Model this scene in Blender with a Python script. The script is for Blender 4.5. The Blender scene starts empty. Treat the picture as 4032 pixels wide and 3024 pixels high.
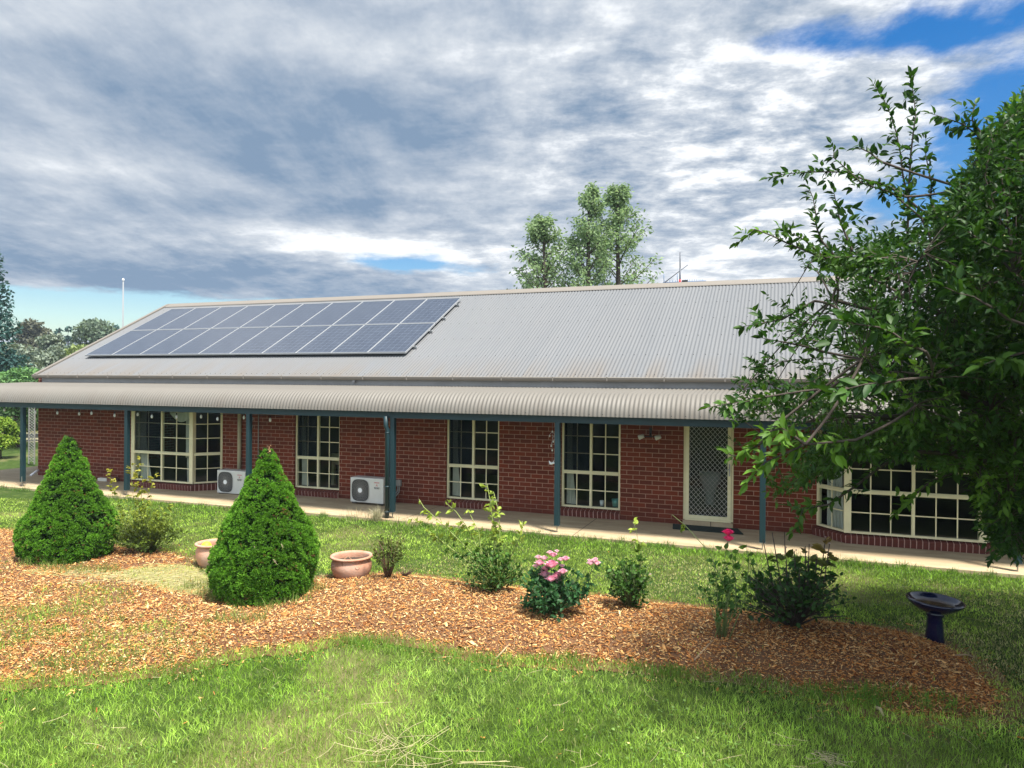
import bpy, math, random
import numpy as np
from mathutils import Matrix, Vector
random.seed(7); RNG = np.random.default_rng(11)
scn = bpy.context.scene; COL = scn.collection
# ---------------------------------------------------------------- camera
FPX = 2800.0; CX, CY = 2016.0, 1512.0
YAW, PIT, ROLL, HC, DC = -.363, .001, .008, 2.574, 11.82
_c, _s = math.cos(YAW), math.sin(YAW); _cp, _sp = math.cos(PIT), math.sin(PIT); _cr, _sr = math.cos(ROLL), math.sin(ROLL)
R0 = np.array([_c, -_s, 0.]); F0 = np.array([_s, _c, 0.]); Z0 = np.array([0, 0, 1.])
FW = _cp*F0 - _sp*Z0; U0 = _sp*F0 + _cp*Z0
RT = _cr*R0 + _sr*U0; UP = -_sr*R0 + _cr*U0
CAMP = np.array([0, -DC, HC])
cam = bpy.data.objects.new('camera', bpy.data.cameras.new('camera')); COL.objects.link(cam)
cam.data.sensor_width = 36; cam.data.lens = FPX/4032*36; cam.data.clip_start = .05; cam.data.clip_end = 5000
cam.matrix_world = Matrix(((RT[0], UP[0], -FW[0], CAMP[0]), (RT[1], UP[1], -FW[1], CAMP[1]), (RT[2], UP[2], -FW[2], CAMP[2]), (0, 0, 0, 1)))
scn.camera = cam
# the photograph was surveyed in full-view pixels (2212 wide); these turn a measured point plus a real plane into a place
K = 4032/2212
def ray(px, py): return FW + RT*(px*K-CX)/FPX - UP*(py*K-CY)/FPX
def atY(px, py, Y): d = ray(px, py); return CAMP + (Y-CAMP[1])/d[1]*d
def atZ(px, py, z=-.03): d = ray(px, py); return CAMP + (z-CAMP[2])/d[2]*d
def atD(px, py, t): return CAMP + t*ray(px, py)
# ---------------------------------------------------------------- light
SUN_EL, SUN_AZ = math.radians(66), math.radians(120)      # azimuth from +y (behind the house) clockwise to +x
sd = Vector((math.sin(SUN_AZ)*math.cos(SUN_EL), math.cos(SUN_AZ)*math.cos(SUN_EL), math.sin(SUN_EL)))
sun = bpy.data.objects.new('sun', bpy.data.lights.new('sun', 'SUN')); COL.objects.link(sun)
sun.data.energy = 4.4; sun.data.angle = math.radians(9); sun.data.color = (1, .955, .87)
sun.rotation_euler = sd.to_track_quat('Z', 'Y').to_euler()
scn.view_settings.view_transform = 'Standard'; scn.view_settings.look = 'None'; scn.view_settings.gamma = 1
scn.view_settings.use_curve_mapping = False; scn.view_settings.exposure = 1.25
scn.cycles.max_bounces = 6; scn.cycles.diffuse_bounces = 3; scn.cycles.transparent_max_bounces = 12

class NT:
    """small helper round a node tree"""
    def __init__(s, tree): s.t = tree; tree.nodes.clear()
    def n(s, typ, **kw):
        nd = s.t.nodes.new(typ)
        for k, v in kw.items():
            if k == 'inp':
                for a, b in v.items():
                    if hasattr(b, 'is_output') or isinstance(b, bpy.types.NodeSocket): s.t.links.new(b, nd.inputs[a])
                    else: nd.inputs[a].default_value = b
            else: setattr(nd, k, v)
        return nd
    def m(s, op, a, b=0., c=0., clamp=False):
        nd = s.n('ShaderNodeMath', operation=op, use_clamp=clamp, inp={0: a, 1: b, 2: c}); return nd.outputs[0]
    def vm(s, op, a, b=(0, 0, 0), c=None):
        nd = s.n('ShaderNodeVectorMath', operation=op, inp={0: a, 1: b})
        if c is not None:
            if isinstance(c, bpy.types.NodeSocket): s.t.links.new(c, nd.inputs['Scale'])
            else: nd.inputs['Scale'].default_value = c
        return nd.outputs['Value'] if op in ('DOT_PRODUCT', 'LENGTH') else nd.outputs['Vector']
    def noise(s, vec, scale, detail=4, rough=.55, dist=0., col=False):
        nd = s.n('ShaderNodeTexNoise', inp={'Vector': vec, 'Scale': scale, 'Detail': detail, 'Roughness': rough, 'Distortion': dist})
        return nd.outputs['Color' if col else 'Fac']
    def ramp(s, fac, stops, interp='LINEAR'):
        nd = s.n('ShaderNodeValToRGB', inp={0: fac}); cr = nd.color_ramp; cr.interpolation = interp
        while len(cr.elements) < len(stops): cr.elements.new(.5)
        for e, (p, c) in zip(cr.elements, stops): e.position = p; e.color = (*c, 1) if len(c) == 3 else c
        return nd.outputs[0]
    def mix(s, fac, a, b):
        nd = s.n('ShaderNodeMix', data_type='RGBA'); 
        for i, v in ((0, fac), (6, a), (7, b)):
            if isinstance(v, bpy.types.NodeSocket): s.t.links.new(v, nd.inputs[i])
            else: nd.inputs[i].default_value = (*v, 1) if (i and len(v) == 3) else v
        return nd.outputs[2]

W = bpy.data.worlds.new('World'); scn.world = W; W.use_nodes = True
w = NT(W.node_tree)
tc = w.n('ShaderNodeTexCoord').outputs['Generated']
sky = w.n('ShaderNodeTexSky', sky_type='NISHITA', sun_disc=False, sun_elevation=SUN_EL, sun_rotation=SUN_AZ, air_density=1.2, dust_density=.4, ozone_density=2.5)
a = w.vm('DOT_PRODUCT', tc, tuple(R0)); f = w.vm('DOT_PRODUCT', tc, tuple(F0)); z = w.n('ShaderNodeSeparateXYZ', inp={0: tc}).outputs[2]
zc = w.m('ADD', w.m('MAXIMUM', z, 0.), .10)
P = w.n('ShaderNodeCombineXYZ', inp={0: w.m('DIVIDE', a, zc), 1: w.m('DIVIDE', f, zc), 2: 0.}).outputs[0]
def spot(px, py, wu, wv, amp):
    d = ray(px, py); d = d/np.linalg.norm(d); u0, v0 = float(d@R0), float(d[2])
    du = w.m('DIVIDE', w.m('SUBTRACT', a, u0), wu/1536); dv = w.m('DIVIDE', w.m('SUBTRACT', z, v0), wv/1536)
    r2 = w.m('ADD', w.m('MULTIPLY', du, du), w.m('MULTIPLY', dv, dv))
    return w.m('MULTIPLY', w.m('EXPONENT', w.m('MULTIPLY', r2, -1.)), amp)
def spots(lst):
    o = 0.
    for q in lst: o = w.m('ADD', o, spot(*q))
    return o
P2 = w.n('ShaderNodeMapping', inp={'Vector': P, 'Rotation': (0, 0, math.radians(8)), 'Scale': (.95, .42, 1.), 'Location': (3.1, 1.7, 0)}).outputs[0]
P3 = w.n('ShaderNodeMapping', inp={'Vector': P, 'Rotation': (0, 0, math.radians(10)), 'Scale': (1., .6, 1.), 'Location': (7.3, 2.2, 0)}).outputs[0]
nA = w.noise(P2, .55, 6, .5, .2); nB = w.noise(P2, 1.9, 10, .66, .2); nC = w.noise(P3, 3.4, 10, .68, .12)
nD0 = w.noise(w.n('ShaderNodeMapping', inp={'Vector': P, 'Rotation': (0, 0, .3), 'Scale': (1., 1.25, 1.), 'Location': (5, 1, 0)}).outputs[0], 5.2, 7, .6, .1)
# how much cloud: blue gaps low on the left, above the roof and top right
cov = w.m('ADD', w.m('ADD', w.m('MULTIPLY', nA, .5), w.m('ADD', w.m('MULTIPLY', nC, .75), w.m('MULTIPLY', nD0, .5))),
          spots([(180, 676, 620, 32, -1.9), (910, 568, 200, 26, -.55), (860, 572, 60, 10, -.2), (1010, 560, 50, 9, .2), (2150, 210, 150, 110, -.55), (1720, 75, 130, 36, -.48), (1990, 75, 220, 40, -.55), (1930, 440, 170, 70, -.45),
                 (2330, 330, 160, 150, -.35), (600, 250, 900, 300, .5), (1500, 330, 420, 200, .20), (1100, 655, 220, 20, -.45), (2020, 150, 110, 50, .10)]))
mask = w.n('ShaderNodeMapRange', interpolation_type='SMOOTHSTEP', inp={0: cov, 1: .46, 2: .84}).outputs[0]
# how bright the cloud: heavy grey-violet banks, white streaks and puffs
br = w.m('ADD', w.m('ADD', w.m('MULTIPLY', nA, .55), w.m('MULTIPLY', nB, .95)), w.m('MULTIPLY', nC, .35))
nD = w.noise(w.n('ShaderNodeMapping', inp={'Vector': P, 'Rotation': (0, 0, .3), 'Scale': (1., 1.25, 1.)}).outputs[0], 4.2, 10, .66, .12)
pf_ = w.m('ADD', .16, spots([(1650, 240, 520, 260, .75), (1900, 450, 400, 200, .35), (900, 560, 420, 60, .3)]))
br = w.m('ADD', br, w.m('MULTIPLY', w.m('SUBTRACT', nD, .53), w.m('MULTIPLY', pf_, 2.0)))
br = w.m('ADD', br, spots([(300, 60, 500, 60, .10), (300, 230, 520, 120, -.10), (850, 470, 300, 50, -.14), (1050, 300, 420, 90, -.10), (230, 590, 520, 40, -.26), (120, 450, 260, 50, -.12), (1230, 120, 240, 60, .0),
                           (1650, 250, 360, 190, .08), (600, 498, 260, 26, .26), (820, 542, 320, 26, .36), (1000, 600, 200, 30, .15), (300, 380, 330, 30, .13), (900, 110, 300, 50, .1), (1900, 150, 240, 120, .05), (1550, 530, 260, 90, .08), (2000, 500, 300, 200, .05)]))
cc = w.ramp(br, [(.60, (.098, .142, .205)), (.80, (.180, .214, .262)), (.93, (.285, .308, .338)), (1.0, (.45, .46, .475))])
ccn = cc.node.color_ramp
br2 = w.n('ShaderNodeMapRange', inp={0: br, 1: .58, 2: 1.22}).outputs[0]
W.node_tree.links.new(br2, cc.node.inputs[0])
for e, p in zip(ccn.elements, (.10, .40, .68, .95)): e.position = p
bgS = w.n('ShaderNodeBackground', inp={'Color': w.mix(1., (0, 0, 0, 1), sky.outputs[0]), 'Strength': .058})
hs = w.n('ShaderNodeHueSaturation', inp={'Hue': .508, 'Saturation': 1.5, 'Value': 1.05, 'Color': sky.outputs[0]})
W.node_tree.links.new(hs.outputs[0], bgS.inputs['Color'])
back = w.n('ShaderNodeMapRange', interpolation_type='SMOOTHSTEP', inp={0: f, 1: .35, 2: -.45, 3: 1., 4: 2.6}).outputs[0]     # cloud behind the camera brightened, an added fill for the shaded verandah wall
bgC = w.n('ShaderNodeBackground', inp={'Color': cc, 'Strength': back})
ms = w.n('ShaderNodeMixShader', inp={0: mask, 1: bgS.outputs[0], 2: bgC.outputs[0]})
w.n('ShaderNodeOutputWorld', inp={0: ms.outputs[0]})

# ---------------------------------------------------------------- helpers
def off(o):
    v = np.zeros(3)
    while o is not None: v += np.array(o.location); o = o.parent
    return v
def tag(o, label=None, cat=None, group=None, kind=None):
    if label: o['label'] = label
    if cat: o['category'] = cat
    if group: o['group'] = group
    if kind: o['kind'] = kind
    return o
def thing(name, loc, label, cat, group=None, rz=0.):
    o = bpy.data.objects.new(name, None); COL.objects.link(o); o.location = loc; o.rotation_euler.z = rz
    o.empty_display_size = .1
    return tag(o, label, cat, group)
def link(name, me, mat, parent=None):
    o = bpy.data.objects.new(name, me); COL.objects.link(o)
    if mat is not None: me.materials.append(mat)
    if parent is not None: o.parent = parent
    return o
def npmesh(name, V, F, mat, parent=None, col=None, smooth=False, local=False):
    """V (n,3); F list of int arrays (m,k)"""
    V = np.asarray(V, float)
    if parent is not None and not local: V = V - off(parent)
    me = bpy.data.meshes.new(name); me.vertices.add(len(V)); me.vertices.foreach_set('co', V.astype(np.float32).ravel())
    F = [np.asarray(q) for q in F if len(q)]
    li = np.concatenate([q.ravel() for q in F]); tot = np.concatenate([np.full(len(q), q.shape[1]) for q in F])
    me.loops.add(len(li)); me.loops.foreach_set('vertex_index', li.astype(np.int32))
    me.polygons.add(len(tot)); st = np.concatenate([[0], np.cumsum(tot)[:-1]])
    me.polygons.foreach_set('loop_start', st.astype(np.int32)); me.polygons.foreach_set('loop_total', tot.astype(np.int32))
    if smooth: me.polygons.foreach_set('use_smooth', np.ones(len(tot), bool))
    if col is not None:
        ca = me.color_attributes.new('col', 'FLOAT_COLOR', 'POINT'); c4 = np.ones((len(V), 4), np.float32); c4[:, :3] = col
        ca.data.foreach_set('color', c4.ravel())
    me.update(calc_edges=True); me.validate()
    return link(name, me, mat, parent)
class MB:
    """collects shapes in world coordinates and links them as one mesh object"""
    def __init__(s): s.v = []; s.f = []; s.sm = []
    def add(s, vs, fs, smooth=False):
        b = len(s.v); s.v += [tuple(map(float, q)) for q in vs]; s.f += [tuple(b+i for i in q) for q in fs]; s.sm += [smooth]*len(fs); return s
    def box(s, x0, x1, y0, y1, z0, z1):
        return s.add([(x0, y0, z0), (x1, y0, z0), (x1, y1, z0), (x0, y1, z0), (x0, y0, z1), (x1, y0, z1), (x1, y1, z1), (x0, y1, z1)],
              [(0, 3, 2, 1), (4, 5, 6, 7), (0, 1, 5, 4), (1, 2, 6, 5), (2, 3, 7, 6), (3, 0, 4, 7)])
    def bar(s, p, q, wd, hg, up=(0, 0, 1)):
        p, q, up = map(lambda t: np.array(t, float), (p, q, up)); d = q-p; d /= np.linalg.norm(d); r = np.cross(d, up); r /= np.linalg.norm(r); u = np.cross(r, d)
        r *= wd/2; u *= hg/2
        return s.add([p-r-u, p+r-u, p+r+u, p-r+u, q-r-u, q+r-u, q+r+u, q-r+u], [(0, 3, 2, 1), (4, 5, 6, 7), (0, 1, 5, 4), (1, 2, 6, 5), (2, 3, 7, 6), (3, 0, 4, 7)])
    def tube(s, pts, r, n=8, cap=True):
        pts = [np.array(p, float) for p in pts]; m = len(pts); rr = r if hasattr(r, '__len__') else [r]*m
        vs = []; ref = np.array([.13, .27, .95])
        for i, p in enumerate(pts):
            d = pts[min(i+1, m-1)]-pts[max(i-1, 0)]; d = d/(np.linalg.norm(d)+1e-9)
            if abs(d@ref) > .95: ref = np.array([.95, .2, .1])
            a_ = np.cross(d, ref); a_ /= np.linalg.norm(a_)+1e-9; b_ = np.cross(d, a_); ref = np.cross(a_, d)*1.
            for k in range(n):
                t = 2*math.pi*k/n; vs.append(p+rr[i]*(math.cos(t)*a_+math.sin(t)*b_))
        fs = [(i*n+k, i*n+(k+1) % n, (i+1)*n+(k+1) % n, (i+1)*n+k) for i in range(m-1) for k in range(n)]
        if cap: fs += [tuple(range(n))[::-1], tuple(range((m-1)*n, m*n))]
        return s.add(vs, fs, True)
    def lathe(s, prof, c=(0, 0, 0), n=32, M=None):
        vs = []
        for r, zz in prof:
            for k in range(n):
                t = 2*math.pi*k/n; p = np.array([r*math.cos(t), r*math.sin(t), zz])
                if M is not None: p = M@p
                vs.append(p+np.array(c))
        m = len(prof)
        fs = [(i*n+k, i*n+(k+1) % n, (i+1)*n+(k+1) % n, (i+1)*n+k) for i in range(m-1) for k in range(n)]
        return s.add(vs, fs, True)
    def prism(s, poly, z0, z1):
        n = len(poly); vs = [(x, y, z0) for x, y in poly]+[(x, y, z1) for x, y in poly]
        return s.add(vs, [tuple(range(n))[::-1], tuple(range(n, 2*n))]+[(i, (i+1) % n, n+(i+1) % n, n+i) for i in range(n)])
    def build(s, name, mat, parent=None, bevel=0, local=False):
        o_ = off(parent) if (parent is not None and not local) else np.zeros(3)
        me = bpy.data.meshes.new(name); me.from_pydata([tuple(np.array(p)-o_) for p in s.v], [], s.f); me.update()
        me.polygons.foreach_set('use_smooth', s.sm)
        o = link(name, me, mat, parent)
        if bevel:
            b = o.modifiers.new('bevel', 'BEVEL'); b.width = bevel; b.segments = 2; b.limit_method = 'ANGLE'; b.angle_limit = math.radians(40)
        return o
def copy_tree(o, parent=None):
    c = o.copy(); COL.objects.link(c); c.parent = parent
    for ch in o.children: copy_tree(ch, c)
    return c
# ---------------------------------------------------------------- materials
def mat(name, color=(.5, .5, .5), rough=.6, metal=0., noise=None, bump=None, spec=.5, coat=0):
    """plain surface with an albedo that wanders a little (noise=(scale, amount, colour2)) and a fine bump (scale, strength)"""
    m = bpy.data.materials.new(name); m.use_nodes = True; n = NT(m.node_tree)
    co = n.n('ShaderNodeTexCoord').outputs['Object']; c = (*color, 1)
    if noise:
        fac = n.n('ShaderNodeMapRange', inp={0: n.noise(co, noise[0], 6, .6), 1: .35, 2: .68, 4: noise[1]}).outputs[0]
        c = n.mix(fac, color, noise[2])
    b = n.n('ShaderNodeBsdfPrincipled', inp={'Base Color': c, 'Roughness': rough, 'Metallic': metal, 'Specular IOR Level': spec, 'Coat Weight': coat})
    if bump:
        bp = n.n('ShaderNodeBump', inp={'Strength': bump[1], 'Distance': .01, 'Height': n.noise(co, bump[0], 5, .6)}); m.node_tree.links.new(bp.outputs[0], b.inputs['Normal'])
    n.n('ShaderNodeOutputMaterial', inp={0: b.outputs[0]}); return m
def leafmat(name, trans=.35, rough=.5, spec=.4, hue=1., tint=(1, 1, .6)):
    m = bpy.data.materials.new(name); m.use_nodes = True; n = NT(m.node_tree)
    c = n.n('ShaderNodeAttribute', attribute_name='col').outputs['Color']
    b = n.n('ShaderNodeBsdfPrincipled', inp={'Base Color': c, 'Roughness': rough, 'Specular IOR Level': spec})
    tcol = n.vm('MULTIPLY', c, tint)
    t = n.n('ShaderNodeBsdfTranslucent', inp={0: tcol})
    ms = n.n('ShaderNodeMixShader', inp={0: trans, 1: b.outputs[0], 2: t.outputs[0]})
    n.n('ShaderNodeOutputMaterial', inp={0: ms.outputs[0]}); return m
M = {}
def brickmat(name, axis='x'):
    m = bpy.data.materials.new(name); m.use_nodes = True; n = NT(m.node_tree)
    co = n.n('ShaderNodeTexCoord').outputs['Object']; sp = n.n('ShaderNodeSeparateXYZ', inp={0: co}).outputs
    u = sp[0] if axis == 'x' else sp[1]
    v = n.n('ShaderNodeCombineXYZ', inp={0: u, 1: sp[2], 2: 0.}).outputs[0]
    if axis == 'sill': v = n.n('ShaderNodeCombineXYZ', inp={0: sp[0], 1: 0.5, 2: 0.}).outputs[0]
    wob = n.vm('SCALE', n.vm('SUBTRACT', n.noise(co, 9, 3, .5, col=True), (.5, .5, .5)), c=.006); v = n.vm('ADD', v, wob)
    bt = n.n('ShaderNodeTexBrick', offset=.5, squash=1., inp={'Vector': v, 'Scale': 1., 'Mortar Size': .0058, 'Mortar Smooth': .15, 'Bias': -.1, 'Brick Width': .24 if axis != 'sill' else .09, 'Row Height': .086 if axis != 'sill' else 4.,
             'Color1': (.175, .028, .008, 1), 'Color2': (.080, .013, .004, 1), 'Mortar': (.43, .27, .19, 1)})
    if axis == 'sill': bt.offset = 0
    f1 = n.noise(co, 3.1, 5, .6); f2 = n.noise(co, 60, 4, .7); lowc = n.n('ShaderNodeMapRange', inp={0: sp[2], 1: .078, 2: .088, 3: .75, 4: 0.}).outputs[0]; damp = n.n('ShaderNodeMapRange', inp={0: n.m('ADD', sp[2], n.m('MULTIPLY', f1, -.7)), 1: -.30, 2: .15, 3: .45, 4: 0.}).outputs[0]
    c = n.mix(n.m('MAXIMUM', lowc, damp), bt.outputs['Color'], (.085, .018, .008)); c = n.mix(n.m('MULTIPLY', f1, .35), c, (.07, .018, .010)); c = n.mix(n.m('MULTIPLY', n.m('SUBTRACT', f2, .35, clamp=True), .5), c, (.32, .10, .06))
    b = n.n('ShaderNodeBsdfPrincipled', inp={'Base Color': c, 'Roughness': .85, 'Specular IOR Level': .25})
    h = n.m('ADD', n.m('MULTIPLY', bt.outputs['Fac'], -1.), n.m('MULTIPLY', f2, .25))
    bp = n.n('ShaderNodeBump', inp={'Strength': .6, 'Distance': .008, 'Height': h}); m.node_tree.links.new(bp.outputs[0], b.inputs['Normal'])
    n.n('ShaderNodeOutputMaterial', inp={0: b.outputs[0]}); return m
M['brick'] = brickmat('red_brick'); M['brick_side'] = brickmat('red_brick_side', 'y'); M['brick_sill'] = brickmat('brick_sill', 'sill')
def roofmat(name, base, dirt, zlow, zw, rough=.36, metal=.15):
    m = bpy.data.materials.new(name); m.use_nodes = True; n = NT(m.node_tree)
    co = n.n('ShaderNodeTexCoord').outputs['Object']; sp = n.n('ShaderNodeSeparateXYZ', inp={0: co}).outputs
    st = n.n('ShaderNodeMapping', inp={'Vector': co, 'Scale': (1.3, .22, .22)}).outputs[0]
    blot = n.noise(st, 1.6, 7, .62, .6); fine = n.noise(n.n('ShaderNodeMapping', inp={'Vector': co, 'Scale': (9, .8, .8)}).outputs[0], 3, 6, .6)
    low = n.n('ShaderNodeMapRange', inp={0: sp[2], 1: zlow+zw, 2: zlow, 3: 0., 4: 1.}).outputs[0]
    fac = n.m('MULTIPLY', n.m('ADD', n.m('MULTIPLY', low, .9), .05), n.n('ShaderNodeMapRange', inp={0: blot, 1: .36, 2: .66}).outputs[0], clamp=True)
    c = n.mix(fac, base, dirt); c = n.mix(n.m('MULTIPLY', fine, .22), c, tuple(.55*q for q in base))
    # sheet joins every 0.76 m read a touch different in tone
    sh = n.n('ShaderNodeTexWhiteNoise', noise_dimensions='1D', inp={'W': n.m('FLOOR', n.m('DIVIDE', sp[0], .762))}).outputs[0]
    c = n.mix(n.m('MULTIPLY', sh, .10), c, tuple(.6*q for q in base))
    b = n.n('ShaderNodeBsdfPrincipled', inp={'Base Color': c, 'Roughness': n.m('ADD', n.m('MULTIPLY', blot, .25), rough), 'Metallic': metal, 'Specular IOR Level': .5})
    n.n('ShaderNodeOutputMaterial', inp={0: b.outputs[0]}); return m
M['roof'] = roofmat('weathered_corrugated_steel', (.152, .156, .162), (.145, .120, .095), 2.70, .45)
M['bull'] = roofmat('beige_corrugated_steel', (.150, .137, .118), (.13, .108, .088), 1.95, .4, .5, .05)
M['trim'] = mat('roof_trim_paint', (.19, .168, .142), .45, noise=(3, .5, (.17, .145, .12)))
M['fascia'] = mat('grey_fascia_paint', (.25, .245, .24), .5, noise=(2, .5, (.15, .145, .14)))
M['teal'] = mat('teal_paint', (.003, .027, .034), .5, noise=(5, .6, (.003, .016, .021)), bump=(40, .15))
M['cream'] = mat('cream_window_paint', (.74, .68, .43), .4, noise=(4, .5, (.58, .51, .30)))
M['pipe'] = mat('cream_pipe', (.42, .38, .24), .45, noise=(4, .5, (.30, .26, .16)))
M['steel'] = mat('galvanised_steel', (.35, .35, .34), .4, .8, noise=(20, .6, (.22, .2, .18)))
M['alu'] = mat('bare_aluminium', (.40, .41, .42), .45, .5, noise=(30, .4, (.4, .4, .4)))
M['dark'] = mat('dark_plastic', (.012, .012, .013), .5, bump=(50, .1))
M['white'] = mat('white_enamel', (.58, .58, .54), .38, noise=(3, .5, (.48, .47, .42)))
M['grille'] = mat('grille_wire', (.28, .27, .25), .45, noise=(30, .5, (.2, .19, .17)))
M['curtain'] = mat('white_curtain', (.62, .60, .52), .9, noise=(12, .5, (.5, .48, .42)), bump=(30, .3))
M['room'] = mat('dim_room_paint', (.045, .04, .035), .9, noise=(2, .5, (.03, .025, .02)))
M['navy'] = mat('navy_glaze', (.003, .005, .030), .12, coat=.5, noise=(6, .8, (.003, .004, .02)))
M['terra'] = mat('terracotta', (.44, .20, .115), .85, noise=(5, .9, (.50, .34, .26)), bump=(40, .3))
M['soil'] = mat('potting_soil', (.03, .02, .013), .95, noise=(30, .8, (.07, .045, .03)), bump=(60, .8))
M['concrete'] = None
def concrete():
    m = bpy.data.materials.new('worn_concrete'); m.use_nodes = True; n = NT(m.node_tree)
    co = n.n('ShaderNodeTexCoord').outputs['Object']; sp = n.n('ShaderNodeSeparateXYZ', inp={0: co}).outputs
    a1 = n.noise(n.n('ShaderNodeMapping', inp={'Vector': co, 'Scale': (.5, 1.6, 1)}).outputs[0], 2.2, 8, .62, .8); a2 = n.noise(co, 22, 6, .7)
    c = n.ramp(a1, [(.3, (.32, .235, .14)), (.5, (.43, .33, .20)), (.68, (.52, .42, .27))]); c = n.mix(n.m('MULTIPLY', a2, .35), c, (.17, .13, .09))
    # saw-cut control joints every few metres
    jx = n.m('ABSOLUTE', n.m('SUBTRACT', n.m('MODULO', n.m('ADD', sp[0], 31.86), 3.36), 1.68)); jm = n.m('LESS_THAN', jx, .008)
    c = n.mix(n.m('MULTIPLY', jm, .8), c, (.035, .022, .015))
    b = n.n('ShaderNodeBsdfPrincipled', inp={'Base Color': c, 'Roughness': .8, 'Specular IOR Level': .3})
    bp = n.n('ShaderNodeBump', inp={'Strength': .4, 'Distance': .01, 'Height': a2}); m.node_tree.links.new(bp.outputs[0], b.inputs['Normal'])
    n.n('ShaderNodeOutputMaterial', inp={0: b.outputs[0]}); return m
M['concrete'] = concrete()
def glassmat():
    m = bpy.data.materials.new('window_glass'); m.use_nodes = True; n = NT(m.node_tree)
    fr = n.n('ShaderNodeFresnel', inp={0: 1.5}).outputs[0]
    t = n.n('ShaderNodeBsdfTransparent', inp={0: (.78, .84, .82, 1)}); g = n.n('ShaderNodeBsdfGlossy', inp={0: (.9, 1, 1, 1), 1: .02})
    ms = n.n('ShaderNodeMixShader', inp={0: n.m('MULTIPLY', fr, .30, clamp=True), 1: t.outputs[0], 2: g.outputs[0]})
    n.n('ShaderNodeOutputMaterial', inp={0: ms.outputs[0]}); return m
M['glass'] = glassmat()
def screenmat():
    m = bpy.data.materials.new('insect_screen'); m.use_nodes = True; n = NT(m.node_tree)
    t = n.n('ShaderNodeBsdfTransparent', inp={0: (.9, .9, .9, 1)}); g = n.n('ShaderNodeBsdfDiffuse', inp={0: (.012, .022, .025, 1)})
    ms = n.n('ShaderNodeMixShader', inp={0: .33, 1: t.outputs[0], 2: g.outputs[0]}); n.n('ShaderNodeOutputMaterial', inp={0: ms.outputs[0]}); return m
M['screen'] = screenmat()
def solarmat():
    m = bpy.data.materials.new('solar_cells'); m.use_nodes = True; n = NT(m.node_tree)
    co = n.n('ShaderNodeTexCoord').outputs['Object']; sp = n.n('ShaderNodeSeparateXYZ', inp={0: co}).outputs
    def grid(s_, p, wd): return n.m('LESS_THAN', n.m('ABSOLUTE', n.m('SUBTRACT', n.m('FRACT', n.m('DIVIDE', s_, p)), .5)), wd/p/2)
    g = n.m('MAXIMUM', grid(sp[0], .157, .006), grid(sp[1], .160, .006)); g2 = grid(sp[0], .052, .0018)
    cell = n.n('ShaderNodeTexWhiteNoise', inp={'Vector': n.vm('FLOOR', n.vm('DIVIDE', co, (.157, .16, 10.)))}).outputs[0]
    c = n.mix(cell, (.012, .017, .032), (.02, .027, .045)); c = n.mix(n.m('MULTIPLY', g2, .35), c, (.18, .20, .25)); c = n.mix(n.m('MULTIPLY', g, .55), c, (.20, .23, .30))
    dust = n.noise(co, 2.5, 6, .6); c = n.mix(n.m('MULTIPLY', dust, .28), c, (.12, .14, .18))
    b = n.n('ShaderNodeBsdfPrincipled', inp={'Base Color': c, 'Roughness': .16, 'Specular IOR Level': .7, 'Coat Weight': .6, 'Coat Roughness': .1})
    n.n('ShaderNodeOutputMaterial', inp={0: b.outputs[0]}); return m
M['solar'] = solarmat()
M['leaf'] = leafmat('broad_leaf', .38, .52, .28); M['needle'] = leafmat('needle_foliage', .30, .65, .15); M['blade'] = leafmat('grass_blade', .38, .55, .25, tint=(1, 1, .7))
M['petal'] = leafmat('petal', .4, .6, .2, tint=(1, .7, .8)); M['chip'] = leafmat('wood_chip', 0., .85, .2); M['straw'] = leafmat('dry_straw', .15, .7, .3)
M['bark'] = mat('tree_bark', (.04, .028, .02), .9, noise=(14, .8, (.085, .065, .05)), bump=(30, .8))
M['cane'] = leafmat('rose_cane', 0., .55, .4)
def groundmat():
    m = bpy.data.materials.new('lawn_ground'); m.use_nodes = True; n = NT(m.node_tree)
    co = n.n('ShaderNodeTexCoord').outputs['Object']
    a1 = n.noise(co, .35, 5, .6, .4); a2 = n.noise(co, 7, 7, .68); a3 = n.noise(co, 60, 4, .7)
    g = n.ramp(a2, [(.3, (.018, .034, .007)), (.5, (.04, .075, .013)), (.7, (.085, .12, .028))])
    g = n.mix(n.n('ShaderNodeMapRange', inp={0: a1, 1: .52, 2: .66}).outputs[0], g, (.19, .17, .075)); g = n.mix(n.m('MULTIPLY', a3, .4), g, (.03, .035, .012))
    b = n.n('ShaderNodeBsdfPrincipled', inp={'Base Color': g, 'Roughness': .95, 'Specular IOR Level': .1})
    bp = n.n('ShaderNodeBump', inp={'Strength': .8, 'Distance': .03, 'Height': a2}); m.node_tree.links.new(bp.outputs[0], b.inputs['Normal'])
    n.n('ShaderNodeOutputMaterial', inp={0: b.outputs[0]}); return m
M['ground'] = groundmat()
M['mulchbed'] = mat('mulch_base', (.085, .036, .014), .95, noise=(45, 1., (.17, .085, .035)), bump=(50, .9))
M['thatch'] = mat('dry_thatch', (.30, .27, .09), .95, noise=(14, .9, (.13, .12, .05)), bump=(60, .9))
M['dirt'] = mat('pale_dirt', (.30, .26, .18), .95, noise=(4, .9, (.17, .19, .07)), bump=(20, .5))
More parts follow.
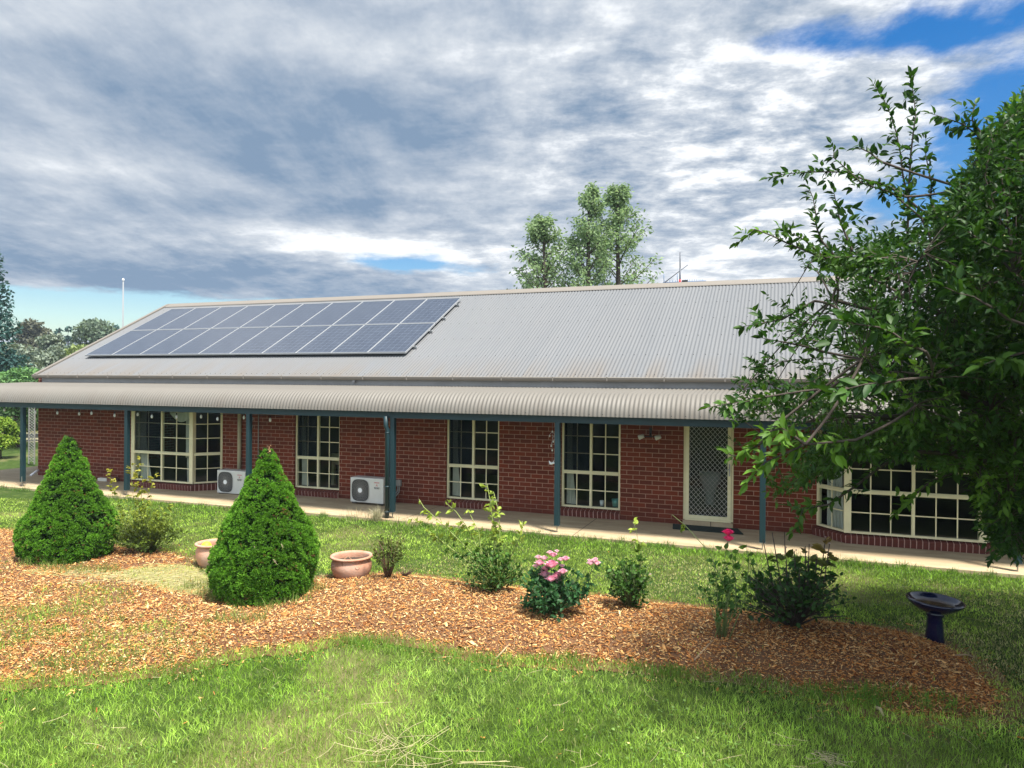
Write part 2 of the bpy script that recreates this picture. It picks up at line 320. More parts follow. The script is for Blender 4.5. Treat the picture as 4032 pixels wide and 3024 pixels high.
# ================================================================ THE HOUSE
WY = 1.556                                  # face of the brick wall; posts stand at y = 0
XL, XR = -18.72, 7.5; RXL = -18.5
YE, ZE, PITCH, SL = 1.35, 2.70, math.radians(28), 4.90
YR, ZR = YE+SL*math.cos(PITCH), ZE+SL*math.sin(PITCH)
YB = WY+8.3                                 # back wall
house = thing('brick_house', (-5.5, 1.556, 0), 'long single storey red brick house with corrugated metal roof and teal verandah posts', 'house')
BAYY = 1.07
bays = [(-15.12, -14.70, -12.88, -12.46), (.60, 1.02, 2.92, 3.38)]
wins = [(-10.37, -9.16), (-6.54, -5.35), (-4.04, -2.865)]
ZS, ZT = .165, 1.93
DX0, DX1, DZ0, DZ1 = -1.69, -.805, .10, 2.08
def wall(name, x0, x1, z1, holes, y0, dep, m):
    xs = sorted({x0, x1, *[h for q in holes for h in q[:2]]}); zs = sorted({-.1, z1, *[h for q in holes for h in q[2:]]})
    b = MB()
    for i in range(len(xs)-1):
        for j in range(len(zs)-1):
            cx, cz = (xs[i]+xs[i+1])/2, (zs[j]+zs[j+1])/2
            if not any(h[0] < cx < h[1] and h[2] < cz < h[3] for h in holes):
                b.add([(xs[i], y0, zs[j]), (xs[i+1], y0, zs[j]), (xs[i+1], y0, zs[j+1]), (xs[i], y0, zs[j+1])], [(0, 1, 2, 3)])
                b.add([(xs[i], y0+dep, zs[j]), (xs[i+1], y0+dep, zs[j]), (xs[i+1], y0+dep, zs[j+1]), (xs[i], y0+dep, zs[j+1])], [(3, 2, 1, 0)])
    for a0, a1, c0, c1 in holes:            # reveals
        y1 = y0+dep
        b.add([(a0, y0, c0), (a0, y1, c0), (a0, y1, c1), (a0, y0, c1)], [(0, 1, 2, 3)]); b.add([(a1, y0, c0), (a1, y1, c0), (a1, y1, c1), (a1, y0, c1)], [(3, 2, 1, 0)])
        b.add([(a0, y0, c1), (a1, y0, c1), (a1, y1, c1), (a0, y1, c1)], [(0, 1, 2, 3)]); b.add([(a0, y0, c0), (a1, y0, c0), (a1, y1, c0), (a0, y1, c0)], [(3, 2, 1, 0)])
    return b.build(name, m, house)
holes = [(a, b, ZS-.02, ZT) for a, b in wins]+[(DX0, DX1, -.02, DZ1)]+[(q[0], q[3], -.05, ZT+.1) for q in bays]
wall('front_wall', XL, XR, 2.62, holes, WY, .11, M['brick'])
for nm, x in (('end_wall', XL), ('end_wall', XR)):
    b = MB(); s_ = .11 if x < 0 else -.11
    for xx in (x, x+s_): b.add([(xx, WY, -.1), (xx, YB, -.1), (xx, YB, 2.6), (xx, (WY+YB)/2, 4.8), (xx, WY, 2.6)], [(0, 1, 2, 3, 4)])
    b.build(nm, M['brick_side'], house)
MB().box(XL, XR, YB-.11, YB, -.1, 2.62).build('back_wall', M['brick'], house)
# inside: floor, ceiling and a lining that leaves dim rooms behind the glass
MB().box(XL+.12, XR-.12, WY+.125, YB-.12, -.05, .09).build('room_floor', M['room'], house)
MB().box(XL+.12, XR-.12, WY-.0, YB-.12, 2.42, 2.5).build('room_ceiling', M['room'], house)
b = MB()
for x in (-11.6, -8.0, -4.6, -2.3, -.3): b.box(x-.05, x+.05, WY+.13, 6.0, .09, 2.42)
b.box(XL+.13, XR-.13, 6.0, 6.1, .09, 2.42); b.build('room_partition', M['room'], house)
# ---- corrugated sheets: real ribs, 76 mm apart
def corrugated(name, x0, x1, prof, m, parent, amp=.0085, pitch=.076, seg=6, hipL=None):
    nx = int((x1-x0)/pitch*seg)+1; xs = np.linspace(x0, x1, nx); ph = np.cos(2*np.pi*xs/pitch)
    pr_ = np.array(prof, float); d = np.gradient(pr_, axis=0); d /= np.linalg.norm(d, axis=1)[:, None]; nrm = np.stack([d[:, 1], -d[:, 0]], 1)
    if nrm[len(nrm)//2][1] < 0: nrm = -nrm
    m_ = len(pr_); V = np.zeros((m_, nx, 3))
    for i in range(m_):
        V[i, :, 0] = xs; V[i, :, 1] = pr_[i, 0]+nrm[i, 0]*amp*ph; V[i, :, 2] = pr_[i, 1]+nrm[i, 1]*amp*ph
    if hipL is not None:                    # mitre the sheet at the corner hip
        for i in range(m_): V[i, :, 0] = np.maximum(V[i, :, 0], hipL-(YE-pr_[i, 0])*1.13)
    idx = np.arange(m_*nx).reshape(m_, nx); F = np.stack([idx[:-1, :-1], idx[:-1, 1:], idx[1:, 1:], idx[1:, :-1]], -1).reshape(-1, 4)
    o = npmesh(name, V.reshape(-1, 3), [F], m, parent, smooth=True)
    return o
rs = lambda s, h=0.: (YE+s*math.cos(PITCH)-h*math.sin(PITCH), ZE+s*math.sin(PITCH)+h*math.cos(PITCH))
rootf = corrugated('roof', RXL, XR+.1, [rs(t) for t in np.linspace(-.03, SL, 5)], M['roof'], house)
corrugated('roof_back', RXL, XR+.1, [(2*YR-rs(t)[0], rs(t)[1]) for t in np.linspace(SL, -.03, 5)], M['roof'], house)
ARC = [(YE, 2.500), (.95, 2.470), (.60, 2.447), (.36, 2.425)]+[(.33+.45*math.cos(t), 1.975+.45*math.sin(t)) for t in np.radians(np.linspace(97, 174, 13))]
bull = corrugated('verandah_roof', -20.4, XR+.1, ARC[::-1], M['bull'], house, hipL=-18.6)
# verandah roof turning the corner, running back along the end wall
pr2 = [(-18.6-(YE-y)*1.13, z) for y, z in ARC]; nx = 700; ys = np.linspace(-.15, 9, nx); V = []
for x, z in pr2:
    for y in ys: V.append((x+0., max(y, YE-(-18.6-x)/1.13), z+.0085*math.cos(2*math.pi*y/.076)))
idx = np.arange(len(V)).reshape(len(pr2), nx); npmesh('verandah_roof', V, [np.stack([idx[:-1, :-1], idx[1:, :-1], idx[1:, 1:], idx[:-1, 1:]], -1).reshape(-1, 4)], M['bull'], house, smooth=True)
# ridge capping, barge, gutter, fascia
b = MB(); n = 9
pf = [(YR-.20, ZR-.20*math.tan(PITCH)+.016), (YR-.19, ZR-.19*math.tan(PITCH)+.034), (YR-.035, ZR+.022), (YR, ZR+.045), (YR+.035, ZR+.022), (YR+.20, ZR-.2*math.tan(PITCH)+.016)]
for (x0, x1, e) in ((RXL-.03, -9.2, 0), (-9.2, -1.2, .003), (-1.2, XR+.12, 0)):
    b.add([(x, y, z+e) for x in (x0, x1) for y, z in pf], [(i, i+1, 7+i-0, 6+i) for i in range(5)])
b.build('ridge_cap', M['trim'], house)
b = MB()
for t0, t1 in ((0, SL),):
    y0, z0 = rs(-.03, .03); y1, z1 = rs(SL-.02, .03); b.bar((RXL-.01, y0, z0), (RXL-.01, y1, z1), .10, .03); b.bar((RXL-.045, y0, z0-.08), (RXL-.045, y1, z1-.08), .022, .16)
b.build('barge_board', M['trim'], house)
b = MB(); gy = YE-.035                      # ogee gutter: front lip, face, floor
gp = [(gy-.085, 2.700), (gy-.095, 2.690), (gy-.088, 2.655), (gy-.06, 2.622), (gy+.03, 2.620), (gy+.03, 2.628), (gy-.055, 2.63), (gy-.078, 2.66), (gy-.078, 2.70)]
k_ = len(gp); b.add([(x, y, z) for x in (RXL-.02, XR+.1) for y, z in gp], [(i, (i+1) % k_, k_+(i+1) % k_, k_+i) for i in range(k_)]+[tuple(range(k_)), tuple(range(k_, 2*k_))])
b.build('gutter', M['trim'], house)
for x in np.arange(-17.9, XR, 1.06): MB().box(x-.012, x+.012, gy-.1, gy-.082, 2.63, 2.706).build('gutter_bracket', M['trim'], house)
b = MB()
for x0, x1, e in ((-18.3, -11.0, 0), (-11.0, -2.9, .002), (-2.9, XR, 0)): b.box(x0, x1, YE+.0-e, YE+.02, 2.495, 2.625)
b.build('fascia', M['fascia'], house)
b = MB().box(-8.66, -8.60, YE-.07, YE, 2.565, 2.625); b.build('gutter_outlet', M['fascia'], house)
MB().box(RXL, XR, YE+.03, YE+.24, 2.44, 2.46).build('eave_soffit', M['fascia'], house)
# screws: small washered heads on the crests
b = MB()
def screw(x, y, z, r=.009, n_=6):
    b.add([(x+r*math.cos(t), y-.004+r*.35*math.sin(t), z+r*math.sin(t)*.8) for t in np.linspace(0, 2*math.pi, n_, endpoint=False)]+[(x, y-.010, z+.007)], [(i, (i+1) % n_, n_) for i in range(n_)])
for s_ in (.09, .95, 1.85, 2.75, 3.65, 4.4):
    y, z = rs(s_, .0095)
    for i, x in enumerate(np.arange(-18.468, XR, .076*(2 if s_ < .2 else 3))): screw(round(x/.076)*.076+(RNG.random()-.5)*.004, y, z+.003)
for i, x in enumerate(np.arange(-19.9, XR, .076*3)): screw(round(x/.076)*.076, -.13, 2.062, .010)
o = b.build('roof_screws', M['dark'], house); o['kind'] = 'stuff'
# ---- verandah frame
MB().box(-20.35, XR, -.035, .035, 1.898, 2.012).build('verandah_beam', M['teal'], house)
b = MB().box(-20.25, XR, -.050, -.036, 1.975, 2.012); b.build('beam_cover_strip', M['teal'], house)
for x in np.arange(-20.0, XR, .9): MB().bar((x, 0.03, 1.99), (x, YE+.15, 2.40), .045, .07).build('verandah_rafter', M['teal'], house)
MB().box(-20.35, XR, -.10, .0, 2.013, 2.025).build('verandah_batten', M['teal'], house)
PX = [-17.06, -13.69, -10.297, -6.895, -3.633, -.27, 3.10]
for i, x in enumerate(PX):
    pz = .115
    p = MB().box(x-.045, x+.045, -.045, .045, pz, 1.898).build('verandah_post', M['teal'], house, bevel=.006)
    s_ = MB(); s_.box(x-.008, x+.008, -.008, .008, -.05, pz+.02); s_.box(x-.048, x+.048, -.048, .048, pz-.006, pz)
    if i == 0: s_.box(x+.015, x+.0485, -.05, -.046, pz, pz+.13)
    s_.build('post_stirrup', M['steel'], p)
p = MB().box(-20.1, -20.01, 5.2, 5.29, 0, 1.9).build('verandah_post', M['teal'], house)
# teal downpipe down the fourth post
b = MB().tube([(-7.01, -.075, 1.93), (-7.01, -.075, 1.74), (-6.985, -.055, 1.68), (-6.985, -.055, .0)], .044, 12)
for z in (1.62, .60, .12): b.tube([(-6.985, -.055, z-.012), (-6.985, -.055, z+.012)], .051, 12)
b.build('downpipe', M['teal'], house)
b = MB().tube([(-11.89, WY-.05, .02), (-11.89, WY-.05, 2.45)], .045, 14).tube([(-11.89, WY-.05, 1.4), (-11.89, WY-.05, 1.43)], .05, 14); o = b.build('downpipe', M['pipe'], house); o['label'] = 'cream plastic downpipe on the brick wall'
MB().tube([(-11.37, WY-.015, .3), (-11.37, WY-.015, 2.45)], .011, 6).build('wall_conduit', M['grille'], house)
MB().tube([(-7.80, WY-.016, .34), (-7.80, WY-.016, 2.45)], .011, 6).build('wall_conduit', M['grille'], house)
# ---- windows
def sashset(parent, P0, P1, z0, z1, halves, rows_lo=2, rows_up=3, cols=2, screen=(), fr=.045):
    """frame, rails, glazing bars and panes between two plan points P0, P1"""
    P0, P1 = np.array([*P0, 0.]), np.array([*P1, 0.]); L = np.linalg.norm(P1-P0); d = (P1-P0)/L; nrm = np.array([d[1], -d[0], 0.])   # outward
    def bx(mb, u0, u1, za, zb, o0, o1):
        c = [P0+d*u+nrm*o for u, o in ((u0, o1), (u1, o1), (u1, o0), (u0, o0))]
        mb.add([(p[0], p[1], za) for p in c]+[(p[0], p[1], zb) for p in c], [(0, 3, 2, 1), (4, 5, 6, 7), (0, 1, 5, 4), (1, 2, 6, 5), (2, 3, 7, 6), (3, 0, 4, 7)])
    zr0, zr1 = z0+.655, z0+.72
    f = MB(); bx(f, 0, fr, z0, z1, -.035, .035); bx(f, L-fr, L, z0, z1, -.035, .035); bx(f, fr, L-fr, z0, z0+.035, -.035, .035); bx(f, fr, L-fr, z1-.04, z1, -.035, .035)
    bx(f, fr, L-fr, zr0, zr1-.025, -.03, .045); bx(f, fr, L-fr, zr1-.025, zr1, -.03, .03)
    wd = (L-2*fr)/halves
    for h in range(1, halves): bx(f, fr+h*wd-.024, fr+h*wd+.024, z0+.035, zr0, -.03, .036); bx(f, fr+h*wd-.024, fr+h*wd+.024, zr1, z1-.04, -.03, .036)
    fo = f.build('window_frame', M['cream'], parent, bevel=.003)
    g = MB()
    for h in range(halves):
        u0 = fr+h*wd+(.024 if h else 0); u1 = fr+(h+1)*wd-(.024 if h < halves-1 else 0)
        for (za, zb, rows, up) in ((z0+.035, zr0, rows_lo, 0), (zr1, z1-.04, rows_up, 1)):
            back = -.012 if (up and h in screen) else 0
            for c in range(1, cols): uu = u0+(u1-u0)*c/cols; bx(g, uu-.009, uu+.009, za, zb, .004+back, .018+back)
            for r in range(1, rows): zz = za+(zb-za)*r/rows; bx(g, u0, u1, zz-.009, zz+.009, .005+back, .0165+back)
            if up and h in screen: s_ = MB(); bx(s_, u0, u1, za, zb, .024, .0255); s_.build('fly_screen', M['screen'], parent)
    g.build('glazing_bars', M['cream'], parent)
    pn = MB(); c = [P0+d*u for u in (fr*.5, L-fr*.5)]
    pn.add([(c[0][0], c[0][1], z0+.02), (c[1][0], c[1][1], z0+.02), (c[1][0], c[1][1], z1-.02), (c[0][0], c[0][1], z1-.02)], [(0, 1, 2, 3)])
    pn.build('pane', M['glass'], parent)
def curtain(parent, x0, x1, y, z0, z1, taper=0., ang=0.):
    nx, nz = 40, 10; V = []
    for j in range(nz+1):
        t = j/nz; wv = 1-taper*math.sin(t*math.pi*.6)
        for i in range(nx+1):
            u = i/nx; V.append((x0+(x1-x0)*u*wv, y+ang*u+.018*math.sin(u*34+math.sin(t*3)), z0+(z1-z0)*t))
    F = [(j*(nx+1)+i, j*(nx+1)+i+1, (j+1)*(nx+1)+i+1, (j+1)*(nx+1)+i) for j in range(nz) for i in range(nx)]
    npmesh('curtain', V, [np.array(F)], M['curtain'], parent, smooth=True)
def winroot(loc, label):
    o = bpy.data.objects.new('window', None); COL.objects.link(o); o.parent = house; o.location = np.array(loc)-off(house); o['label'] = label; o.empty_display_size = .1
    return o
def sill(parent, a, b_, yw, z=ZS, outer=.0):
    # rowlock bricks sloping out from the frame and then down to the slab
    n_ = max(3, int(round((b_-a)/.086))); mb = MB(); wd = (b_-a)/n_; mo = MB()
    for i in range(n_):
        x0, x1 = a+i*wd+.0065, a+(i+1)*wd-.0065; j = (RNG.random()-.5)*.006
        prof = [(yw+.02, z-.004), (yw-.115+j, z-.045), (yw-.125+j, z-.06), (yw-.10+j, -.02), (yw+.02, -.02)]
        k = len(prof); mb.add([(x, y, zz) for x in (x0, x1) for y, zz in prof], [(q, (q+1) % k, k+(q+1) % k, k+q) for q in range(k)]+[tuple(range(k))[::-1], tuple(range(k, 2*k))])
    prof = [(yw+.02, z-.009), (yw-.108, z-.05), (yw-.118, z-.064), (yw-.095, -.02), (yw+.02, -.02)]; k = 5
    mo.add([(x, y, zz) for x in (a, b_) for y, zz in prof], [(q, (q+1) % k, k+(q+1) % k, k+q) for q in range(k)]+[tuple(range(k))[::-1], tuple(range(k, 2*k))])
    s_ = mb.build('window_sill', M['sillbrick'], parent); mo.build('mortar', M['mortar'], s_)
M['sillbrick'] = mat('sill_brick', (.125, .024, .013), .85, noise=(6, .8, (.07, .016, .010)), bump=(60, .4)); M['mortar'] = mat('mortar', (.52, .34, .28), .9, bump=(60, .4))
names = ['window with beige unit and curtain behind its lower panes', 'window between the electrical box and the third brick bay', 'window with a teal flowerpot standing inside on its sill']
for (a_, b_), lb in zip(wins, names):
    r = winroot(((a_+b_)/2, WY, ZS), lb)
    sashset(r, (a_, WY+.085), (b_, WY+.085), ZS, ZT, 2, screen=(0,))
    sill(r, a_+.003, b_-.003, WY+.05)
    curtain(r, a_+.06, a_+.26, WY+.20, ZS+.0, ZT-.05, .45)
# bays: a front of two sashes and an angled light each side, brick plinth of rowlocks below, sloping metal top above
for k, (q0, q1, q2, q3) in enumerate(bays):
    r = winroot(((q1+q2)/2, BAYY, ZS), ['wide bay window with swagged white curtains', 'wide bay window half hidden by the leafy tree'][k])
    cc_ = 2 if k == 0 else 3
    sashset(r, (q1, BAYY), (q2, BAYY), ZS, ZT, 2, cols=cc_, screen=(0,) if k == 0 else ())
    sashset(r, (q0, WY+.02), (q1, BAYY), ZS, ZT, 1); sashset(r, (q2, BAYY), (q3, WY+.02), ZS, ZT, 1)
    for x in (q1, q2): MB().box(x-.055, x+.055, BAYY-.045, BAYY+.06, ZS, ZT).build('corner_post', M['cream'], r, bevel=.008)
    # plinth of upright bricks following the three faces
    for P0, P1 in (((q0-.10, WY-.04), (q1-.03, BAYY-.07)), ((q1-.03, BAYY-.07), (q2+.03, BAYY-.07)), ((q2+.03, BAYY-.07), (q3+.10, WY-.04))):
        P0, P1 = np.array(P0), np.array(P1); L = np.linalg.norm(P1-P0); d = (P1-P0)/L; nn = np.array([d[1], -d[0]]); n_ = int(round(L/.086)); mb = MB(); mo = MB()
        def solid(mb_, u0, u1, e):
            pr_ = [(-.14, ZS-.004-e), (.0-e, ZS-.035-e), (.012-e, ZS-.055), (-.005-e, -.02), (-.14, -.02)]
            mb_.add([(*(P0+d*u+nn*o_), zz) for u in (u0, u1) for o_, zz in pr_], [(q, (q+1) % 5, 5+(q+1) % 5, 5+q) for q in range(5)]+[(4, 3, 2, 1, 0), (5, 6, 7, 8, 9)])
        for i in range(n_): solid(mb, i*L/n_+.0065, (i+1)*L/n_-.0065, 0)
        solid(mo, .002, L-.002, .005); s_ = mb.build('window_sill', M['sillbrick'], r); mo.build('mortar', M['mortar'], s_)
    MB().prism([(q0+.02, WY+.12), (q1, BAYY+.04), (q2, BAYY+.04), (q3-.02, WY+.12)], .0, .13).build('bay_floor', M['room'], r)
    MB().prism([(q0-.02, WY+.1), (q1-.02, BAYY-.05), (q2+.02, BAYY-.05), (q3+.02, WY+.1)], ZT, ZT+.09).build('bay_head', M['teal'], r)
    if k == 0:
        curtain(r, q1+.02, q1+.40, BAYY+.16, ZS-.02, ZT-.1, .5); curtain(r, q2-.36, q2-.06, BAYY+.16, .75, ZT-.1, .3); curtain(r, q2-.30, q2-.08, BAYY+.15, ZS, .74, .5)
        V = []; F = []                       # swag across the top of the right sash
        for i in range(25):
            u = i/24; x = q1+1.02+u*.72; sag = .20*math.sin(math.pi*u)
            V += [(x, BAYY+.11+.015*math.sin(u*40), ZT-.05), (x, BAYY+.10+.02*math.sin(u*31), ZT-.12-sag*.55), (x, BAYY+.10, ZT-.14-sag)]
        for i in range(24): F += [(3*i, 3*i+3, 3*i+4, 3*i+1), (3*i+1, 3*i+4, 3*i+5, 3*i+2)]
        npmesh('swag_curtain', V, [np.array(F)], M['curtain'], r, smooth=True)
    else: curtain(r, q0+.14, q0+.40, WY-.02, ZS, ZT-.1, .2, -.22); curtain(r, q2+.10, q2+.42, BAYY+.20, ZS, ZT-.1, .1, .3)
# ---- door
dr = bpy.data.objects.new('door', None); COL.objects.link(dr); dr.parent = house; dr.location = np.array((-1.25, WY, .1))-off(house); dr['label'] = 'cream security screen door with diamond mesh'
MB().box(DX0-.0, DX1, WY-.05, WY+.11, -.02, DZ0-.012).build('door_step', M['concrete'], dr, bevel=.006)
f = MB(); f.box(DX0, DX0+.035, WY+.02, WY+.09, DZ0, DZ1); f.box(DX1-.035, DX1, WY+.02, WY+.09, DZ0, DZ1); f.box(DX0+.035, DX1-.035, WY+.02, WY+.09, DZ1-.04, DZ1); f.box(DX0+.035, DX1-.035, WY-.01, WY+.09, DZ0-.01, DZ0+.02)
f.build('door_frame', M['cream'], dr)
a0, a1 = DX0+.038, DX1-.038; f = MB(); yy = (WY+.005, WY+.035)
f.box(a0, a0+.065, *yy, DZ0+.022, DZ1-.045); f.box(a1-.065, a1, *yy, DZ0+.022, DZ1-.045); f.box(a0+.065, a1-.065, *yy, DZ0+.022, DZ0+.085); f.box(a0+.065, a1-.065, *yy, DZ1-.11, DZ1-.045)
so = f.build('screen_door', M['cream'], dr, bevel=.004)
g = MB(); u0, u1, v0, v1 = a0+.065, a1-.065, DZ0+.085, DZ1-.11; st = .083; sl = 1.12
def clip(pa, pb):
    # Liang-Barsky against the opening
    (xa, za), (xb, zb) = pa, pb; t0, t1 = 0., 1.; dx, dz = xb-xa, zb-za
    for p, q in ((-dx, xa-u0), (dx, u1-xa), (-dz, za-v0), (dz, v1-za)):
        if abs(p) < 1e-9:
            if q < 0: return None
        else:
            t = q/p
            if p < 0: t0 = max(t0, t)
            else: t1 = min(t1, t)
    return None if t0 >= t1 else ((xa+t0*dx, za+t0*dz), (xa+t1*dx, za+t1*dz))
for i in range(-30, 45):
    x = u0+i*st
    for s_, yo in ((1, .018), (-1, .0215)):
        c = clip((x-3, v0-s_*3*sl+ (0 if s_ > 0 else 0)), (x+3, v0+s_*3*sl))
        if c and math.dist(*c) > .01: g.bar((c[0][0], WY+yo, c[0][1]), (c[1][0], WY+yo, c[1][1]), .0045, .0065, up=(0, 1, 0))
g.build('diamond_mesh', M['white'], so)
f = MB().box(a1-.045, a1-.02, WY-.012, WY+.004, .93, 1.15).bar((a1-.032, WY-.03, 1.06), (a1-.12, WY-.035, 1.02), .012, .016).tube([(a1-.032, WY, 1.06), (a1-.032, WY-.035, 1.06)], .009, 8); f.build('handle', M['steel'], so)
MB().box(a0, a1, WY+.093, WY+.097, DZ0, DZ1).build('pane', M['glass'], dr)
# wall lamp with two spots
lp = MB().box(-2.315, -2.275, WY-.03, WY-.001, 1.60, 1.76).tube([(-2.295, WY-.03, 1.66), (-2.295, WY-.09, 1.60)], .012, 8).tube([(-2.43, WY-.09, 1.60), (-2.16, WY-.09, 1.60)], .011, 8)
lo = lp.build('wall_light', M['dark'], house)
for x in (-2.45, -2.14): MB().lathe([(.001, .05), (.035, .05), (.045, -.05), (.038, -.055), (.001, -.05)], (x, WY-.10, 1.595), 14, np.array(Matrix.Rotation(math.radians(70), 3, 'Y'))).build('spotlight', M['white'], lo)
# electrical box with looping conduit
eb = MB().box(-7.70, -7.58, WY-.06, WY-.001, .36, .49).build('isolator_box', M['grille'], house, bevel=.006)
MB().tube([(-7.66, WY-.03, .36), (-7.66, WY-.05, .25), (-7.72, WY-.06, .17), (-7.85, WY-.08, .15), (-7.95, WY-.15, .20)], .014, 8).tube([(-7.62, WY-.03, .36), (-7.62, WY-.05, .23), (-7.70, WY-.06, .14), (-7.85, WY-.07, .12), (-7.96, WY-.16, .17)], .014, 8).build('flexible_conduit', M['grille'], eb)
# black meter box and creeper-covered frame at the far end wall
MB().box(XL-.17, XL-.001, 2.2, 2.75, .62, 1.22).build('meter_box', M['dark'], house, bevel=.01)
# slab
slabm = [(-20.7, 12), (-20.7, .6), (-20.3, .1), (-19.7, -.17), (9, -.22), (9, WY+.2), (XL+.2, WY+.2), (XL+.2, 12)]
mb = MB().prism(slabm, -.12, 0.); so_ = mb.build('concrete_path', M['concrete']); tag(so_, kind='structure')
# ================================================================ solar panels
def roofpt(x, s, h): y, z = rs(s, h); return (x, y, z)
rail_s = (.96+.42, .96+1.30, 2.63+.42, 2.63+1.30)
px0, px1 = -17.78, -7.86; pw = (px1-px0)/10; plen = 1.64
proto = None; ordn = ['leftmost', 'second', 'third', 'fourth', 'fifth', 'sixth', 'seventh', 'eighth', 'ninth', 'rightmost']
for row, s0 in enumerate((.98, 2.64)):
    for i in range(10):
        lb = f"blue-grey solar panel, {ordn[i]}{' from the left' if 0 < i < 9 else ''} in the {'lower' if row == 0 else 'upper'} row on the roof"
        loc = roofpt(px0+i*pw, s0, .10)
        if proto is None:
            proto = thing('solar_panel', loc, lb, 'solar panel', 'solar panels on the roof')
            MB().box(.012, pw-.012, .01, plen-.01, -.004, .0).build('solar_cells', M['solar'], proto, local=True)
            f = MB(); f.box(.003, .019, 0, plen, -.035, .004); f.box(pw-.019, pw-.003, 0, plen, -.035, .004); f.box(.019, pw-.019, 0, .016, -.035, .004); f.box(.019, pw-.019, plen-.016, plen, -.035, .004)
            f.build('panel_frame', M['alu'], proto, local=True); proto.rotation_euler.x = PITCH; o = proto
        else: o = copy_tree(proto); o.location = loc; o['label'] = lb
for j, s_ in enumerate(rail_s):
    r = thing('mounting_rail', roofpt(px1+.05, s_, .05), ['lowest', 'second lowest', 'second highest', 'highest'][j]+' aluminium rail under the solar panels, its end sticking out', 'mounting rail', 'rails carrying the solar panels')
    r.rotation_euler.x = PITCH
    MB().box(px0-px1-.15, .03, -.02, .02, -.022, .012).build('rail', M['alu'], r, local=True)
    MB().box(-.05, .0, -.03, .045, -.035, -.0225).box(-.02, .02, -.03, -.0201, -.035, .035).build('bracket', M['alu'], r, local=True)
# ================================================================ things along the verandah
def aircon(loc, label):
    r = thing('air_conditioner', loc, label, 'air conditioner', 'outdoor air conditioner units'); wd, hg, dp = .80, .54, .29
    x, y, z = loc; MB().box(x, x+wd, y, y+dp, z+.02, z+hg).build('casing', M['white'], r, bevel=.012)
    for xf in (x+.03, x+wd-.13): MB().box(xf, xf+.10, y+.02, y+dp-.02, z, z+.019).build('foot', M['dark'], r)
    cx, cz, R = x+.245, z+.275, .205
    def rsq(s_, n_=48):                      # rounded square: half circle-ish
        out = []
        for k in range(n_):
            t = 2*math.pi*k/n_; c, s2 = math.cos(t), math.sin(t); q = (abs(c)**3.4+abs(s2)**3.4)**(-1/3.4)
            out.append((c*q*s_*1.02, s2*q*s_*1.12))
        return out
    o1, o2 = rsq(R+.014), rsq(R); n_ = len(o1)
    MB().add([(cx+a, y-.003, cz+b) for a, b in o1]+[(cx+a, y-.014, cz+b) for a, b in rsq(R+.007)]+[(cx+a, y-.003, cz+b) for a, b in o2], [(k, (k+1) % n_, n_+(k+1) % n_, n_+k) for k in range(n_)]+[(n_+k, n_+(k+1) % n_, 2*n_+(k+1) % n_, 2*n_+k) for k in range(n_)], True).build('fan_surround', M['white'], r)
    MB().add([(cx+a, y-.0045, cz+b) for a, b in rsq(R-.001)], [tuple(range(n_))]).build('fan_opening', M['dark'], r)
    g = MB(); rim = rsq(R, 56)
    for k, (a, b) in enumerate(rim):
        p0 = np.array((cx+math.cos(2*math.pi*k/56)*.04, y-.012, cz+math.sin(2*math.pi*k/56)*.04)); t2 = 2*math.pi*(k+3)/56
        p1 = np.array((cx+rim[(k+3) % 56][0], y-.007, cz+rim[(k+3) % 56][1])); g.bar(p0, p1, .0032, .003, up=(0, 1, 0))
    for rr in (.07, .105, .14, .175, .205): g.tube([(cx+rr*math.cos(t), y-.010, cz+rr*math.sin(t)) for t in np.linspace(0, 2*math.pi, 33)], .0016, 4, cap=False)
    g.build('fan_grille', M['grille'], r)
    MB().add([(cx+.048*math.cos(t), y-.016, cz+.048*math.sin(t)) for t in np.linspace(0, 2*math.pi, 24, endpoint=False)]+[(cx+.052*math.cos(t), y-.006, cz+.052*math.sin(t)) for t in np.linspace(0, 2*math.pi, 24, endpoint=False)], [tuple(range(24))]+[(k, (k+1) % 24, 24+(k+1) % 24, 24+k) for k in range(24)]).build('fan_hub', M['hubwhite'], r)
    bx, bz = x+.645, z+.385; bd = MB().box(bx-.075, bx+.075, y-.003, y-.0005, bz-.075, bz+.085).build('badge_plate', M['white'], r)
    MB().box(bx-.062, bx+.062, y-.005, y-.0035, bz+.062, bz+.074).build('badge_stripe', M['red'], bd)
    dm = MB(); s_ = .018
    for ang in (90, 210, 330):
        t = math.radians(ang); ax = np.array((math.cos(t), math.sin(t))); L_ = s_*1.732; w2 = s_*.5; pp = np.array((-ax[1], ax[0]))
        pts = [(0, 0), ax*L_/2+pp*w2, ax*L_, ax*L_/2-pp*w2]; dm.add([(bx+p[0], y-.005, bz+.012+p[1]) for p in pts], [(0, 1, 2, 3)])
    dm.build('three_diamond_emblem', M['red'], bd)
    for tx, zz, sz in (('MITSUBISHI', bz-.043, .0205), ('ELECTRIC', bz-.063, .0205)):
        cu = bpy.data.curves.new('brand_lettering', 'FONT'); cu.body = tx; cu.size = sz*1.25; cu.align_x = 'CENTER'; cu.extrude = .0004; cu.offset = .0004
        t_ = bpy.data.objects.new('tmp', cu); COL.objects.link(t_); dg = bpy.context.evaluated_depsgraph_get(); me = bpy.data.meshes.new_from_object(t_.evaluated_get(dg)); bpy.data.objects.remove(t_)
        o = link('brand_lettering', me, M['dark'], bd); o.rotation_euler.x = math.radians(90); o.location = np.array((bx, y-.0048, zz))-off(bd)
    return r
M['red'] = mat('red_print', (.45, .01, .012), .5); M['hubwhite'] = mat('white_hub', (.8, .8, .8), .4)
aircon((-12.07, 1.0, 0), 'white outdoor air conditioner unit standing below the cream downpipe')
aircon((-8.50, 1.0, .03), 'white outdoor air conditioner unit standing left of the teal downpipe')
